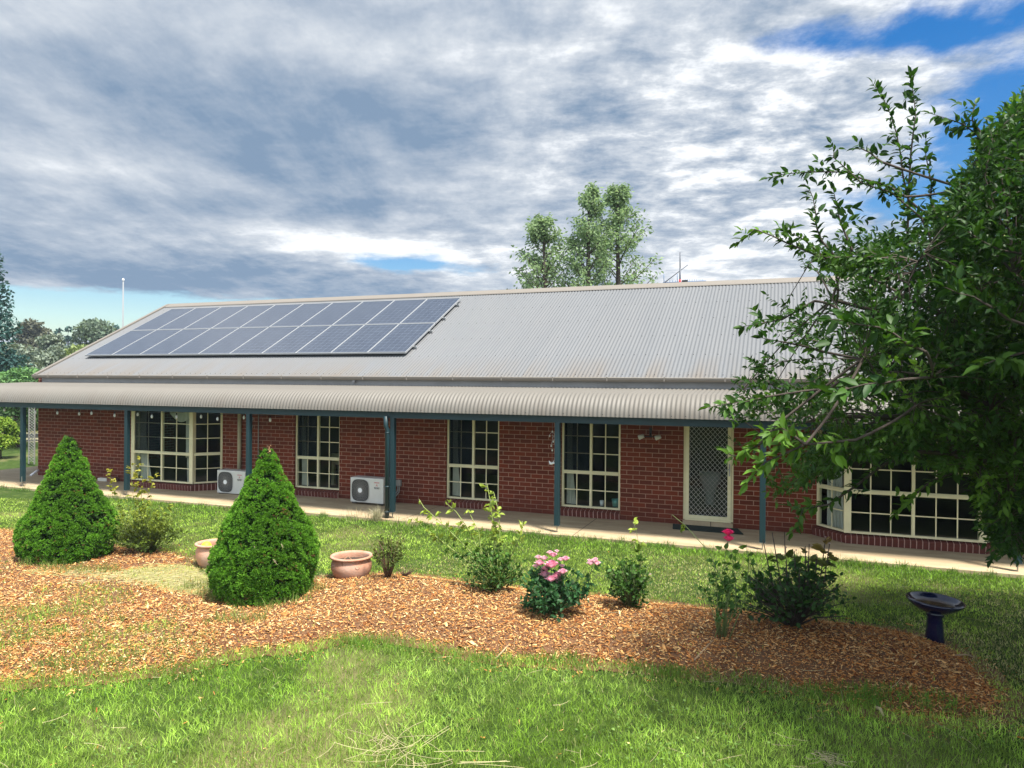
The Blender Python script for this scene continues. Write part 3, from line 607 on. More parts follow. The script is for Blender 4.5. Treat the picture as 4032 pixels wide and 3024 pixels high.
t = MB().add([(-1.86, 1.46, .004), (-.72, 1.46, .004), (-.60, 1.02, .004), (-1.80, 1.02, .004), (-1.86, 1.46, .018), (-.72, 1.46, .018), (-.60, 1.02, .018), (-1.80, 1.02, .018)], [(0, 3, 2, 1), (4, 5, 6, 7), (0, 1, 5, 4), (1, 2, 6, 5), (2, 3, 7, 6), (3, 0, 4, 7)]).build('doormat', mat('black_green_mat', (.006, .018, .014), .95, bump=(90, .9)))
tag(t, 'black-green doormat lying in front of the security door', 'doormat')
# loose timber offcut, white hose elbow by the far wall
p = atZ(627, 880, 0); q = atY(615, 1024, 1.45)
bk = MB().box(-15.98, -15.72, 1.38, 1.50, .0, .12).build('timber_block', mat('weathered_timber', (.16, .075, .045), .85, noise=(12, .8, (.25, .13, .08)), bump=(40, .5)), bevel=.006); tag(bk, 'brown timber block lying against the brick wall left of the bay window', 'timber block')
bk = MB().box(-16.32, -16.0, 1.40, 1.50, .0, .075).build('pale_offcut', M['curtain'], bevel=.004); tag(bk, 'pale offcut lying beside the brown timber block', 'offcut')
h = MB().tube([(-18.60, 1.50, .14), (-18.58, 1.42, .13), (-18.58, 1.34, .08), (-18.62, 1.28, .02)], .028, 10).build('drain_elbow', M['hubwhite']); tag(h, 'short white plastic pipe elbow at the foot of the far wall corner', 'pipe')
# string of festoon bulbs under the beam at the far end
sl_ = thing('string_lights', (-15, .3, 1.9), 'string of small clear festoon bulbs hung under the verandah beam', 'string lights')
pts = []; bpos = []
for i in range(14):
    x = -18.1+i*.62; pts.append((x, .25+.1*math.sin(i*2.1), 1.90-.05*abs(math.sin(i*1.3)))); bpos.append(pts[-1])
    pts.append((x+.31, .25, 1.87-.02*math.cos(i)))
MB().tube(pts, .005, 5).build('cord', M['dark'], sl_)
for (x, y, z) in bpos:
    hl = MB().tube([(x, y, z), (x, y, z-.05)], .014, 8).build('bulb_holder', M['dark'], sl_)
    MB().lathe([(.001, -.13), (.016, -.125), (.026, -.10), (.024, -.075), (.012, -.05)], (x, y, z), 10).build('bulb', M['glassb'] if 'glassb' in M else M.setdefault('glassb', mat('bulb_glass', (.75, .75, .72), .08, spec=.9)), hl)
# filigree ornament on the wall, wind chime before the third window
b = MB(); cx, cz, y = -11.62, 1.60, WY-.012
for j, (ox, oz, R) in enumerate(((0, 0, .07), (.06, .09, .05), (-.05, -.10, .055), (.05, -.08, .04))):
    for k in range(6):
        t = k*math.pi/3; pc = (cx+ox+R*.55*math.cos(t), cz+oz+R*.55*math.sin(t)); b.tube([(pc[0]+R*.4*math.cos(u), y, pc[1]+R*.4*math.sin(u)) for u in np.linspace(0, 2*math.pi, 9)], .004, 4, False)
b = b.build('wall_ornament', M['steel']); tag(b, 'grey metal filigree flower ornament hanging on the brick wall', 'wall ornament')
wc = thing('wind_chime', (-3.93, .35, 1.9), 'glass wind chime with a small bird hanging before the window right of the fifth post', 'wind chime')
x, y = -3.905, .55
MB().tube([(x, y, 1.93), (x, y, 1.05)], .003, 4).build('string', M['steel'], wc)
for k, (ox, z) in enumerate(((0, 1.70), (-.05, 1.62), (.05, 1.62), (.02, 1.52), (-.02, 1.44), (.0, 1.36), (.05, 1.55))):
    MB().lathe([(.001, -.022), (.013, -.01), (.013, .01), (.001, .022)], (x+ox, y, z), 8).tube([(x+ox, y, z+.02), (x, y, z+.09)], .0025, 4).build('glass_drop', M['glassb'], wc)
MB().lathe([(.001, -.06), (.018, -.03), (.022, .0), (.014, .04), (.003, .07)], (x, y, 1.12), 10, np.array(Matrix.Rotation(math.radians(75), 3, 'Y'))).add([(x, y, 1.12), (x-.07, y+.02, 1.17), (x-.05, y, 1.11), (x+.03, y+.03, 1.19), (x+.02, y, 1.12)], [(0, 1, 2), (0, 3, 4)]).build('bird', M['glassb'], wc)
# things just inside the windows
def potin(name, c, r, h, m, lb, cat): 
    o = MB().lathe([(.001, .0), (r*.75, .0), (r, h), (r*.9, h), (r*.85, h*.8), (.001, h*.78)], c, 20).build(name, m); tag(o, lb, cat)
potin('flowerpot', (-2.99, WY+.22, .20), .085, .15, mat('teal_ceramic', (.10, .28, .24), .4), 'teal flowerpot standing inside behind the window next to the fifth post', 'flowerpot')
potin('ribbed_cup', (-3.27, WY+.22, .20), .042, .10, M['hubwhite'], 'small white cup standing inside left of the teal flowerpot', 'cup')
sh = MB().box(-12.5, -3.0, WY+.135, WY+.34, .13, .20); sh = sh.build('window_board', M['room'], house)
b = MB().box(-10.1, -9.05, 2.6, 2.66, .60, .86).box(-10.1, -10.02, 2.6, 2.66, .1, .60).box(-9.34, -9.27, 2.6, 2.66, .1, .60).build('white_mantel', M['pipe']); tag(b, 'beige mantel surround standing in the room behind the window beside the pale unit', 'mantel')
o = MB().lathe([(.001, .1), (.10, .1), (.08, .30), (.13, .42), (.20, .60), (.21, .72), (.18, .72), (.14, .60), (.001, .5)], (-1.33, WY+1.3, .10), 24).build('pedestal_tub', M['white']); tag(o, 'white pedestal tub seen through the diamond mesh of the security door', 'tub')
# TV aerial behind the ridge
an = thing('tv_aerial', atY(1468, 612, 6.4)-np.array([0, 0, .05]), 'thin aerial mast with a slanting stay and a comb of elements behind the ridge', 'aerial')
M['aerial'] = mat('dull_aerial_metal', (.09, .10, .12), .6)
A_ = lambda px, py: atY(px, py, 6.6)
MB().tube([A_(1469, 618), A_(1469, 580)], .022, 8).tube([A_(1469, 580), A_(1469, 545)], .014, 8).build('mast', M['aerial'], an)
MB().tube([A_(1469, 620), A_(1469, 604)], .03, 8).build('mast_clamp', M['red'], an)
MB().tube([A_(1436, 610), A_(1486, 572)], .011, 6).build('stay', M['aerial'], an)
b = MB().tube([A_(1432, 611), A_(1475, 609), A_(1525, 607)], .013, 6)
for x in (1436, 1441, 1447, 1453, 1459, 1463, 1480, 1485, 1490, 1495, 1500, 1505, 1510, 1514, 1518): b.tube([A_(x, 612), A_(x, 605 if x < 1470 else 603)], .006, 5)
b.tube([A_(1434, 612), A_(1434, 592)], .008, 5).tube([A_(1463, 612), A_(1463, 592)], .008, 5).build('aerial_element_comb', mat('blue_steel', (.03, .10, .22), .5), an)
MB().box(*[float(v) for v in (A_(1476, 610)[0]-.03, A_(1484, 610)[0]+.02)], 6.57, 6.63, float(A_(1480, 612)[2]), float(A_(1480, 605)[2])).build('amplifier_box', M['dark'], an)
# ================================================================ GROUND
def vn(x, y, sc, seed=0):
    """smooth value noise 0..1"""
    x = np.asarray(x)*sc+seed*17.3; y = np.asarray(y)*sc+seed*9.1; xi = np.floor(x); yi = np.floor(y); fx = x-xi; fy = y-yi; fx = fx*fx*(3-2*fx); fy = fy*fy*(3-2*fy)
    def h(a, b): v = np.sin(a*127.1+b*311.7+seed*74.7)*43758.5453; return v-np.floor(v)
    return (h(xi, yi)*(1-fx)+h(xi+1, yi)*fx)*(1-fy)+(h(xi, yi+1)*(1-fx)+h(xi+1, yi+1)*fx)*fy
def fbm(x, y, sc, seed=0): return (vn(x, y, sc, seed)+.5*vn(x, y, sc*2.1, seed+1)+.25*vn(x, y, sc*4.3, seed+2))/1.75
def inpoly(x, y, poly):
    c = np.zeros(np.shape(x), bool); n = len(poly)
    for i in range(n):
        x0, y0 = poly[i]; x1, y1 = poly[(i+1) % n]
        if y0 == y1: continue
        c ^= ((y0 > y) != (y1 > y)) & (x < (x1-x0)*(y-y0)/(y1-y0)+x0)
    return c
G0 = -.035
def wpoly(pts): return [tuple(atZ(px, py, G0)[:2]) for px, py in pts]
BED1 = wpoly([(-260, 1250), (0, 1250), (110, 1243), (250, 1248), (330, 1272), (440, 1290), (560, 1300), (640, 1268), (700, 1250), (800, 1246), (880, 1246), (1000, 1256), (1060, 1275), (1130, 1278), (1270, 1292), (1400, 1305), (1520, 1318), (1700, 1336), (1790, 1355), (1900, 1366),
              (2010, 1385), (2070, 1420), (2090, 1462), (2130, 1500), (2145, 1532), (2050, 1545), (1950, 1538), (1800, 1500), (1650, 1462), (1450, 1442), (1350, 1420), (1200, 1415), (1080, 1418), (990, 1396), (880, 1370), (740, 1358), (640, 1388), (500, 1396), (455, 1430), (350, 1448), (250, 1458), (100, 1466), (-260, 1480)])
BED2 = wpoly([(-200, 1140), (0, 1145), (90, 1162), (240, 1186), (330, 1190), (425, 1212), (400, 1226), (280, 1226), (200, 1238), (60, 1248), (-200, 1240)])
gx0, gy0, gs = -17., -10.5, .05; nxg, nyg = 500, 170
GX, GY = np.meshgrid(gx0+gs*np.arange(nxg), gy0+gs*np.arange(nyg))
jx = (fbm(GX, GY, 2.2, 3)-.5)*.45; jy = (fbm(GX, GY, 2.2, 5)-.5)*.35
MK = (inpoly(GX+jx, GY+jy, BED1) | inpoly(GX+jx, GY+jy, BED2)).astype(float)
def blur(a, k):
    for ax in (0, 1):
        for _ in range(2):
            c = np.cumsum(np.pad(a, [(k+1, k) if i == ax else (0, 0) for i in (0, 1)], mode='edge'), axis=ax)
            n = a.shape[ax]; a = (np.take(c, range(2*k+1, 2*k+1+n), ax)-np.take(c, range(0, n), ax))/(2*k+1)
    return a
SM = blur(MK, 5)
def samp(A, x, y):
    fx = np.clip((x-gx0)/gs, 0, nxg-1.001); fy = np.clip((y-gy0)/gs, 0, nyg-1.001); i = fx.astype(int); j = fy.astype(int); fx -= i; fy -= j
    return (A[j, i]*(1-fx)+A[j, i+1]*fx)*(1-fy)+(A[j+1, i]*(1-fx)+A[j+1, i+1]*fx)*fy
def bedh(x, y):
    s_ = samp(SM, x, y); right = np.clip((x+6.2)/2., .25, 1.)
    return np.clip((s_-.35)/.65, 0, 1)**1.2*(.10+.05*fbm(x, y, 1.4, 8))*right
def gz(x, y): x = np.asarray(x, float); y = np.asarray(y, float); return G0+.02*(fbm(x, y, .8, 4)-.5)+bedh(x, y)
# far ground: one sheet to the horizon, with a finer patch where the garden is
xs = np.concatenate([[-420, -250, -120, -60, -35], np.arange(-28, 9.01, .5), [15, 40, 120, 300]]); ys = np.concatenate([[-120, -60, -40, -20], np.arange(-14, 14.01, .5), [20, 40, 80, 160, 420]])
X, Y = np.meshgrid(xs, ys); Zg = np.where((np.abs(Y) < 13) & (X > -28) & (X < 9), G0-.012+.02*(fbm(X, Y, .8, 4)-.5), G0)
Zg = Zg + np.clip((Y-90)/330, 0, 1)*4*(X < -20)
idx = np.arange(X.size).reshape(X.shape)
o = npmesh('ground', np.stack([X, Y, Zg], -1).reshape(-1, 3), [np.stack([idx[:-1, :-1], idx[:-1, 1:], idx[1:, 1:], idx[1:, :-1]], -1).reshape(-1, 4)], M['ground']); o['kind'] = 'structure'
# mulch bed surface
keep = SM > .12; idx = np.arange(GX.size).reshape(GX.shape)
q = np.stack([idx[:-1, :-1], idx[:-1, 1:], idx[1:, 1:], idx[1:, :-1]], -1).reshape(-1, 4); kq = keep.ravel()[q].all(1); q = q[kq]
Zb = G0+.02*(fbm(GX, GY, .8, 4)-.5)+bedh(GX, GY)-.004
used, inv = np.unique(q, return_inverse=True); V = np.stack([GX, GY, Zb], -1).reshape(-1, 3)[used]
o = npmesh('garden_bed', V, [inv.reshape(-1, 4)], M['mulchbed'], smooth=True); o['kind'] = 'structure'
DRYP = wpoly([(40, 1236), (250, 1232), (330, 1218), (430, 1220), (462, 1258), (425, 1292), (330, 1275), (250, 1250), (60, 1248)])
DM = blur(inpoly(GX+jx*.7, GY+jy*.7, DRYP).astype(float), 2); q = np.stack([idx[:-1, :-1], idx[:-1, 1:], idx[1:, 1:], idx[1:, :-1]], -1).reshape(-1, 4); q = q[(DM > .4).ravel()[q].all(1)]
used, inv = np.unique(q, return_inverse=True); V = np.stack([GX, GY, G0+.02*(fbm(GX, GY, .8, 4)-.5)+bedh(GX, GY)-.0005], -1).reshape(-1, 3)[used]
o = npmesh('bare_patch', V, [inv.reshape(-1, 4)], M['thatch'], smooth=True); o['kind'] = 'structure'
def sheet(name, pts, z, m, kind='structure'):
    x0 = min(p[0] for p in pts); mb = MB().add([(x, y, z) for x, y in pts], [tuple(range(len(pts)))]); o = mb.build(name, m); o['kind'] = kind; return o
sheet('gravel_path', [(-60, 6.5), (-34, 8.), (-24.5, 9.8), (-21, 13), (-21, 16.5), (-26, 14.), (-36, 12.), (-60, 10.)], G0+.006, M['dirt'])
def scatter_frustum(n, d0, d1, mar=.12, pw=1.6):
    """random ground points in the part of the garden the photograph covers (with a margin), denser near the camera"""
    u = RNG.random(n); d = d0+(d1-d0)*u**pw; s_ = (RNG.random(n)*2-1)*(.72+mar)
    p = CAMP[None, :2]+d[:, None]*FW[None, :2]+(s_*d)[:, None]*RT[None, :2]; return p[:, 0], p[:, 1], d
def on_slab(x, y): return (y > -.20+.05*np.sin(x*1.7)+.05*(fbm(x, y, 3, 9)-.5)) & (x > -20.4)
# ---- grass: single blades
def blades(name, x, y, z, L, wd, col, m, lean=.45, extra=None):
    n = len(x); a = RNG.random(n)*2*np.pi; b = RNG.random(n)*2*np.pi; ln = RNG.random(n)**1.2*lean*1.6
    d = np.stack([np.cos(b)*ln, np.sin(b)*ln, np.ones(n)], 1); d /= np.linalg.norm(d, axis=1)[:, None]; s_ = np.stack([np.cos(a), np.sin(a), np.zeros(n)], 1)*wd[:, None]/2
    p = np.stack([x, y, z], 1); mid = p+d*L[:, None]*.55; tip = mid+(d*np.array([1.9, 1.9, .75]))*L[:, None]*.45
    V = np.stack([p-s_, p+s_, mid+s_*.75, mid-s_*.75, tip], 1).reshape(-1, 3); i = np.arange(n)*5
    C = np.repeat(col, 5, 0); sh = np.tile([.75, .75, 1., 1., 1.12], n)[:, None]; C = C*(sh*0+1)
    o = npmesh(name, V, [np.stack([i, i+1, i+2, i+3], 1), np.stack([i+3, i+2, i+4], 1)], m, col=C); return o
N = 330000
x, y, d = scatter_frustum(N, 4.2, 15.5, pw=1.25)
mk = samp(SM, x, y); slab = on_slab(x, y)
pr_ = 1-np.clip((mk-.40)/.09, 0, 1)                       # grass outside the mulch
patch = fbm(x, y, 1.1, 21); leftmix = np.clip((-4.6-x)/1.5, 0, 1)*np.clip((-4.6-y)/.7, 0, 1)
pr_ = np.maximum(pr_, leftmix*np.clip((patch-.50)*5, 0, .6)); pr_ = np.maximum(pr_, .012)
strawz = (x < -5.6) & (y > -5.2) & (y < -3.6) & (mk < .5)
pr_ = pr_*np.where(strawz, .9, 1); k = (RNG.random(N) < pr_) & ~slab & (y < 1.2) & (mk < 2)
x, y, d, mk = x[k], y[k], d[k], mk[k]; n = len(x); patch = fbm(x, y, .9, 31); p2 = fbm(x, y, 2.6, 41); r = RNG.random(n)
near = np.clip((-5.2-y)/.5, 0, 1)                         # in front of the bed: longer, fresher
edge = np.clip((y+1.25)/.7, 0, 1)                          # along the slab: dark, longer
medge = np.clip(1-abs(mk-.25)/.2, 0, 1)
L = (.030+.022*near+.022*edge+.022*medge*near+.016*p2)*(.55+.9*r)
g1 = np.array([.17, .33, .014]); g2 = np.array([.38, .54, .10]); g3 = np.array([.07, .165, .010]); st = np.array([.46, .42, .22]); dry = np.array([.42, .38, .15])
C = g1[None]*(1-patch[:, None])+g2[None]*patch[:, None]
mid_ = np.clip(1-edge-near, 0, 1); C = C*(1-mid_[:, None]*.35)+np.array([.36, .44, .08])*mid_[:, None]*.35
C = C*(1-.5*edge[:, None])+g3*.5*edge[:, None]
C = C*(.40+1.2*fbm(x, y, 3.4, 77)[:, None]); dp = np.clip((fbm(x, y, .85, 51)-.46)*7, 0, 1)*mid_*np.clip((x+5.5)/1., 0, 1); dp = np.maximum(dp, 1.1*((x < -5.2) & (y > -5.3) & (y < -3.7)))
isdry = RNG.random(n) < dp*.6+.05+.03*near*(p2 > .55); C[isdry] = (dry+(st-dry)*RNG.random((isdry.sum(), 1)))
C *= (.45+.95*RNG.random((n, 1)))*(.62+.8*vn(x, y, 13., 88))[:, None]; idp = samp(DM, x, y) > .3; C[idp] = np.where(RNG.random((idp.sum(), 1)) < .55, np.array([.48, .43, .16])*(.7+.6*RNG.random((idp.sum(), 1))), C[idp]); L *= np.where(isdry, .7, 1.)
wd = np.where(near > .5, .0042, .0055)*(.7+.6*RNG.random(n))*np.clip(d/7, .9, 1.7)
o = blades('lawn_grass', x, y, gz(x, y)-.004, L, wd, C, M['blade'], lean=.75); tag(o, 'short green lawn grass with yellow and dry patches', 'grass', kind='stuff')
# longer blades: bed edge tufts, under the conifers, in the slab edge
def tuftset(spec):
    xs, ys, Ls, Cs = [], [], [], []
    for (cx, cy, R, n_, L_, c_) in spec:
        a = RNG.random(n_)*2*np.pi; rr = R*np.sqrt(RNG.random(n_)); xs.append(cx+rr*np.cos(a)); ys.append(cy+rr*np.sin(a)); Ls.append(L_*(.5+RNG.random(n_)*.7)); Cs.append(np.array(c_)[None]*(.6+.7*RNG.random((n_, 1))))
    return map(np.concatenate, (xs, ys, Ls, Cs))
spec = []
for px, py in [(70, 1225), (110, 1232), (150, 1236), (190, 1238), (230, 1235), (450, 1285), (470, 1300), (520, 1312), (580, 1318), (640, 1308), (680, 1285), (495, 1345), (545, 1350), (425, 1265)]:
    c_ = atZ(px, py)[:2]; spec.append((c_[0], c_[1], .16, 90, .15, (.20, .26, .06)))
for i in range(70):
    x0 = -20+RNG.random()*23; spec.append((x0, -.24-RNG.random()*.08, .07+RNG.random()*.12, 55, .08+.07*RNG.random(), (.10, .20, .03)))
for i in range(60):
    t = RNG.random(); c_ = atZ(700+t*1400, 1372+t*150+RNG.random()*14+math.sin(t*9)*8)[:2]; spec.append((c_[0], c_[1], .14, 60, .085, (.13, .25, .03)))
for i in range(80):
    c_ = atZ(RNG.random()*460, 1320+RNG.random()*150)[:2]; spec.append((c_[0], c_[1], .13, 45, .06, (.17, .24, .05)))
x, y, L, C = tuftset(spec)
o = blades('long_grass', x, y, gz(x, y)-.004, L, .0055*(.7+.6*RNG.random(len(x))), C, M['blade'], lean=.6); tag(o, 'longer grass growing along the path edge and the rim of the mulch', 'grass', kind='stuff')
# ---- mulch: single wood chips
N = 330000
x, y, d = scatter_frustum(N, 4.6, 13., pw=1.3); mk = samp(SM, x, y)
pk = np.clip((mk-.28)/.2, 0, 1)*(1-np.clip(leftmix[0]*0, 0, 1)); lm = np.clip((-4.6-x)/1.5, 0, 1)*np.clip((-4.6-y)/.7, 0, 1); pk *= 1-lm*np.clip((fbm(x, y, 1.1, 21)-.52)*5, 0, .5)
stray = ((mk > .02) & (mk < .4) & (RNG.random(N) < .05)) | (RNG.random(N) < .0015)
k = (RNG.random(N) < pk) | (stray & ~on_slab(x, y) & (y < -1)); x, y, d = x[k], y[k], d[k]; n = len(x)
L = .010+.040*RNG.random(n)**3.2; big_ = RNG.random(n) < .006; L[big_] = .05+.06*RNG.random(big_.sum()); Wc = L*(.14+.28*RNG.random(n)); T = .0015+.003*RNG.random(n)
a = RNG.random(n)*2*np.pi; til = (RNG.random(n)-.5)*1.0; til2 = (RNG.random(n)-.5)*1.0
ux = np.stack([np.cos(a)*np.cos(til), np.sin(a)*np.cos(til), np.sin(til)], 1); nz = np.stack([-np.sin(a)*np.sin(til2), np.cos(a)*np.sin(til2), np.cos(til2)], 1); vy = np.cross(nz, ux); vy /= np.linalg.norm(vy, axis=1)[:, None]; nz = np.cross(ux, vy)
c0 = np.stack([x, y, gz(x, y)+.003+.012*RNG.random(n)], 1); hx = ux*L[:, None]/2; hy = vy*Wc[:, None]/2; hz = nz*T[:, None]
tp = .4+.6*RNG.random(n)[:, None]
V = np.stack([c0-hx-hy, c0+hx-hy*tp, c0+hx+hy*tp*.8, c0-hx*.9+hy, c0-hx-hy*.9+hz, c0+hx-hy*tp+hz, c0+hx+hy*tp*.8+hz, c0-hx*.9+hy+hz], 1).reshape(-1, 3); i = np.arange(n)*8
F = [np.stack([i+a_ for a_ in q_], 1) for q_ in ((4, 5, 6, 7), (0, 1, 5, 4), (1, 2, 6, 5), (2, 3, 7, 6), (3, 0, 4, 7))]
pal = np.array([(.58, .32, .115), (.42, .18, .052), (.70, .46, .20), (.20, .066, .018), (.80, .60, .30), (.50, .22, .06), (.10, .034, .012)]); pi_ = RNG.choice(7, n, p=[.20, .22, .13, .17, .06, .13, .09])
C = pal[pi_]*(.75+.5*RNG.random((n, 1))); right = np.clip((x+2.5)/3.5, 0, 1)[:, None]; C = C*(1-right*np.array([.22, .32, .40]))
o = npmesh('wood_chips', V, F, M['chip'], col=np.repeat(C, 8, 0)); tag(o, 'orange-brown wood chip mulch covering the garden bed', 'mulch', kind='stuff')
# ---- dry straw: thin bent stalks lying on the lawn
def straws(n, fx, name, L0, L1, lab):
    V = []; F = []; C = []; 
    for i in range(n):
        x0, y0 = fx(); a = RNG.random()*2*np.pi; L = L0+(L1-L0)*RNG.random(); b = (RNG.random()-.5)*1.2; w_ = .0012+.0010*RNG.random(); pts = []
        for k_ in range(5):
            t = k_/4; pts.append((x0+L*t*math.cos(a+b*t), y0+L*t*math.sin(a+b*t)))
        base = len(V); zz = gz([p[0] for p in pts], [p[1] for p in pts])+.028+.02*RNG.random()
        for k_, p in enumerate(pts):
            an_ = a+b*k_/4+math.pi/2
            for s1, h in ((-1, 0), (1, 0), (0, .0022)): V.append((p[0]+s1*w_*math.cos(an_), p[1]+s1*w_*math.sin(an_), zz[k_]+h))
        for k_ in range(4):
            for e, f_ in ((0, 2), (2, 1)): F.append((base+3*k_+e, base+3*k_+f_, base+3*k_+3+f_, base+3*k_+3+e))
        c_ = np.array((.40, .35, .19))*(.6+.6*RNG.random()); C += [c_]*15
    o = npmesh(name, V, [np.array(F)], M['straw'], col=np.array(C)); tag(o, lab, 'straw', kind='stuff')
def fr():
    x, y, d = scatter_frustum(1, 4.8, 9.5); return x[0], y[0]
straws(110, fr, 'scattered_straw', .05, .25, 'pale dry stalks scattered over the lawn')
c1_ = atZ(880, 1630)[:2]; 
def fr4():
    a = RNG.random(); q_ = atZ(150+300*a, 1238+30*RNG.random()); return q_[0], q_[1]
straws(260, fr4, 'dry_straw_patch', .04, .22, 'pale dry straw lying on the bare patch between the two conifers')
def fr2(): return c1_[0]+RNG.normal()*.22, c1_[1]+RNG.normal()*.06
straws(38, fr2, 'dry_grass_heap', .15, .5, 'heap of pale dry grass stalks at the bottom edge of the lawn')
c2_ = atZ(1790, 1650)[:2]
def fr3(): return c2_[0]+RNG.normal()*.05, c2_[1]+RNG.normal()*.03
straws(60, fr3, 'dry_grass_tuft', .03, .11, 'small brown tuft of dead grass at the bottom right')
# ================================================================ LEAVES
def unit(v): return v/(np.linalg.norm(v, axis=-1, keepdims=True)+1e-9)
def leafmesh(name, P_, D, Nn, L, Wd, col, m, parent=None, fold=.18, simple=False):
    """P_ base points, D directions, Nn rough normals; pointed leaves folded along the midrib"""
    D = unit(D); S_ = unit(np.cross(D, Nn)); Nn = np.cross(S_, D); L = L[:, None]; Wd = Wd[:, None]; n = len(P_)
    tip = P_+D*L-Nn*L*.16
    if simple:
        V = np.stack([P_, P_+D*L*.45+S_*Wd/2+Nn*L*.06, tip, P_+D*L*.45-S_*Wd/2+Nn*L*.06], 1).reshape(-1, 3); i = np.arange(n)*4
        F = [np.stack([i, i+1, i+2], 1), np.stack([i, i+2, i+3], 1)]; k = 4
    else:
        a1 = P_+D*L*.28; a2 = P_+D*L*.64
        V = np.stack([P_, a1+S_*Wd*.46+Nn*Wd*fold, a2+S_*Wd*.40+Nn*Wd*fold*.6, tip, a2-S_*Wd*.40+Nn*Wd*fold*.6, a1-S_*Wd*.46+Nn*Wd*fold, a1, a2-Nn*L*.03], 1).reshape(-1, 3); i = np.arange(n)*8
        F = [np.stack([i, i+1, i+6], 1), np.stack([i, i+6, i+5], 1), np.stack([i+6, i+1, i+2, i+7], 1), np.stack([i+5, i+6, i+7, i+4], 1), np.stack([i+7, i+2, i+3], 1), np.stack([i+4, i+7, i+3], 1)]; k = 8
    return npmesh(name, V, F, m, parent, col=np.repeat(col, k, 0))
def rdir(n, up=0.): v = RNG.normal(size=(n, 3)); v[:, 2] += up; return unit(v)
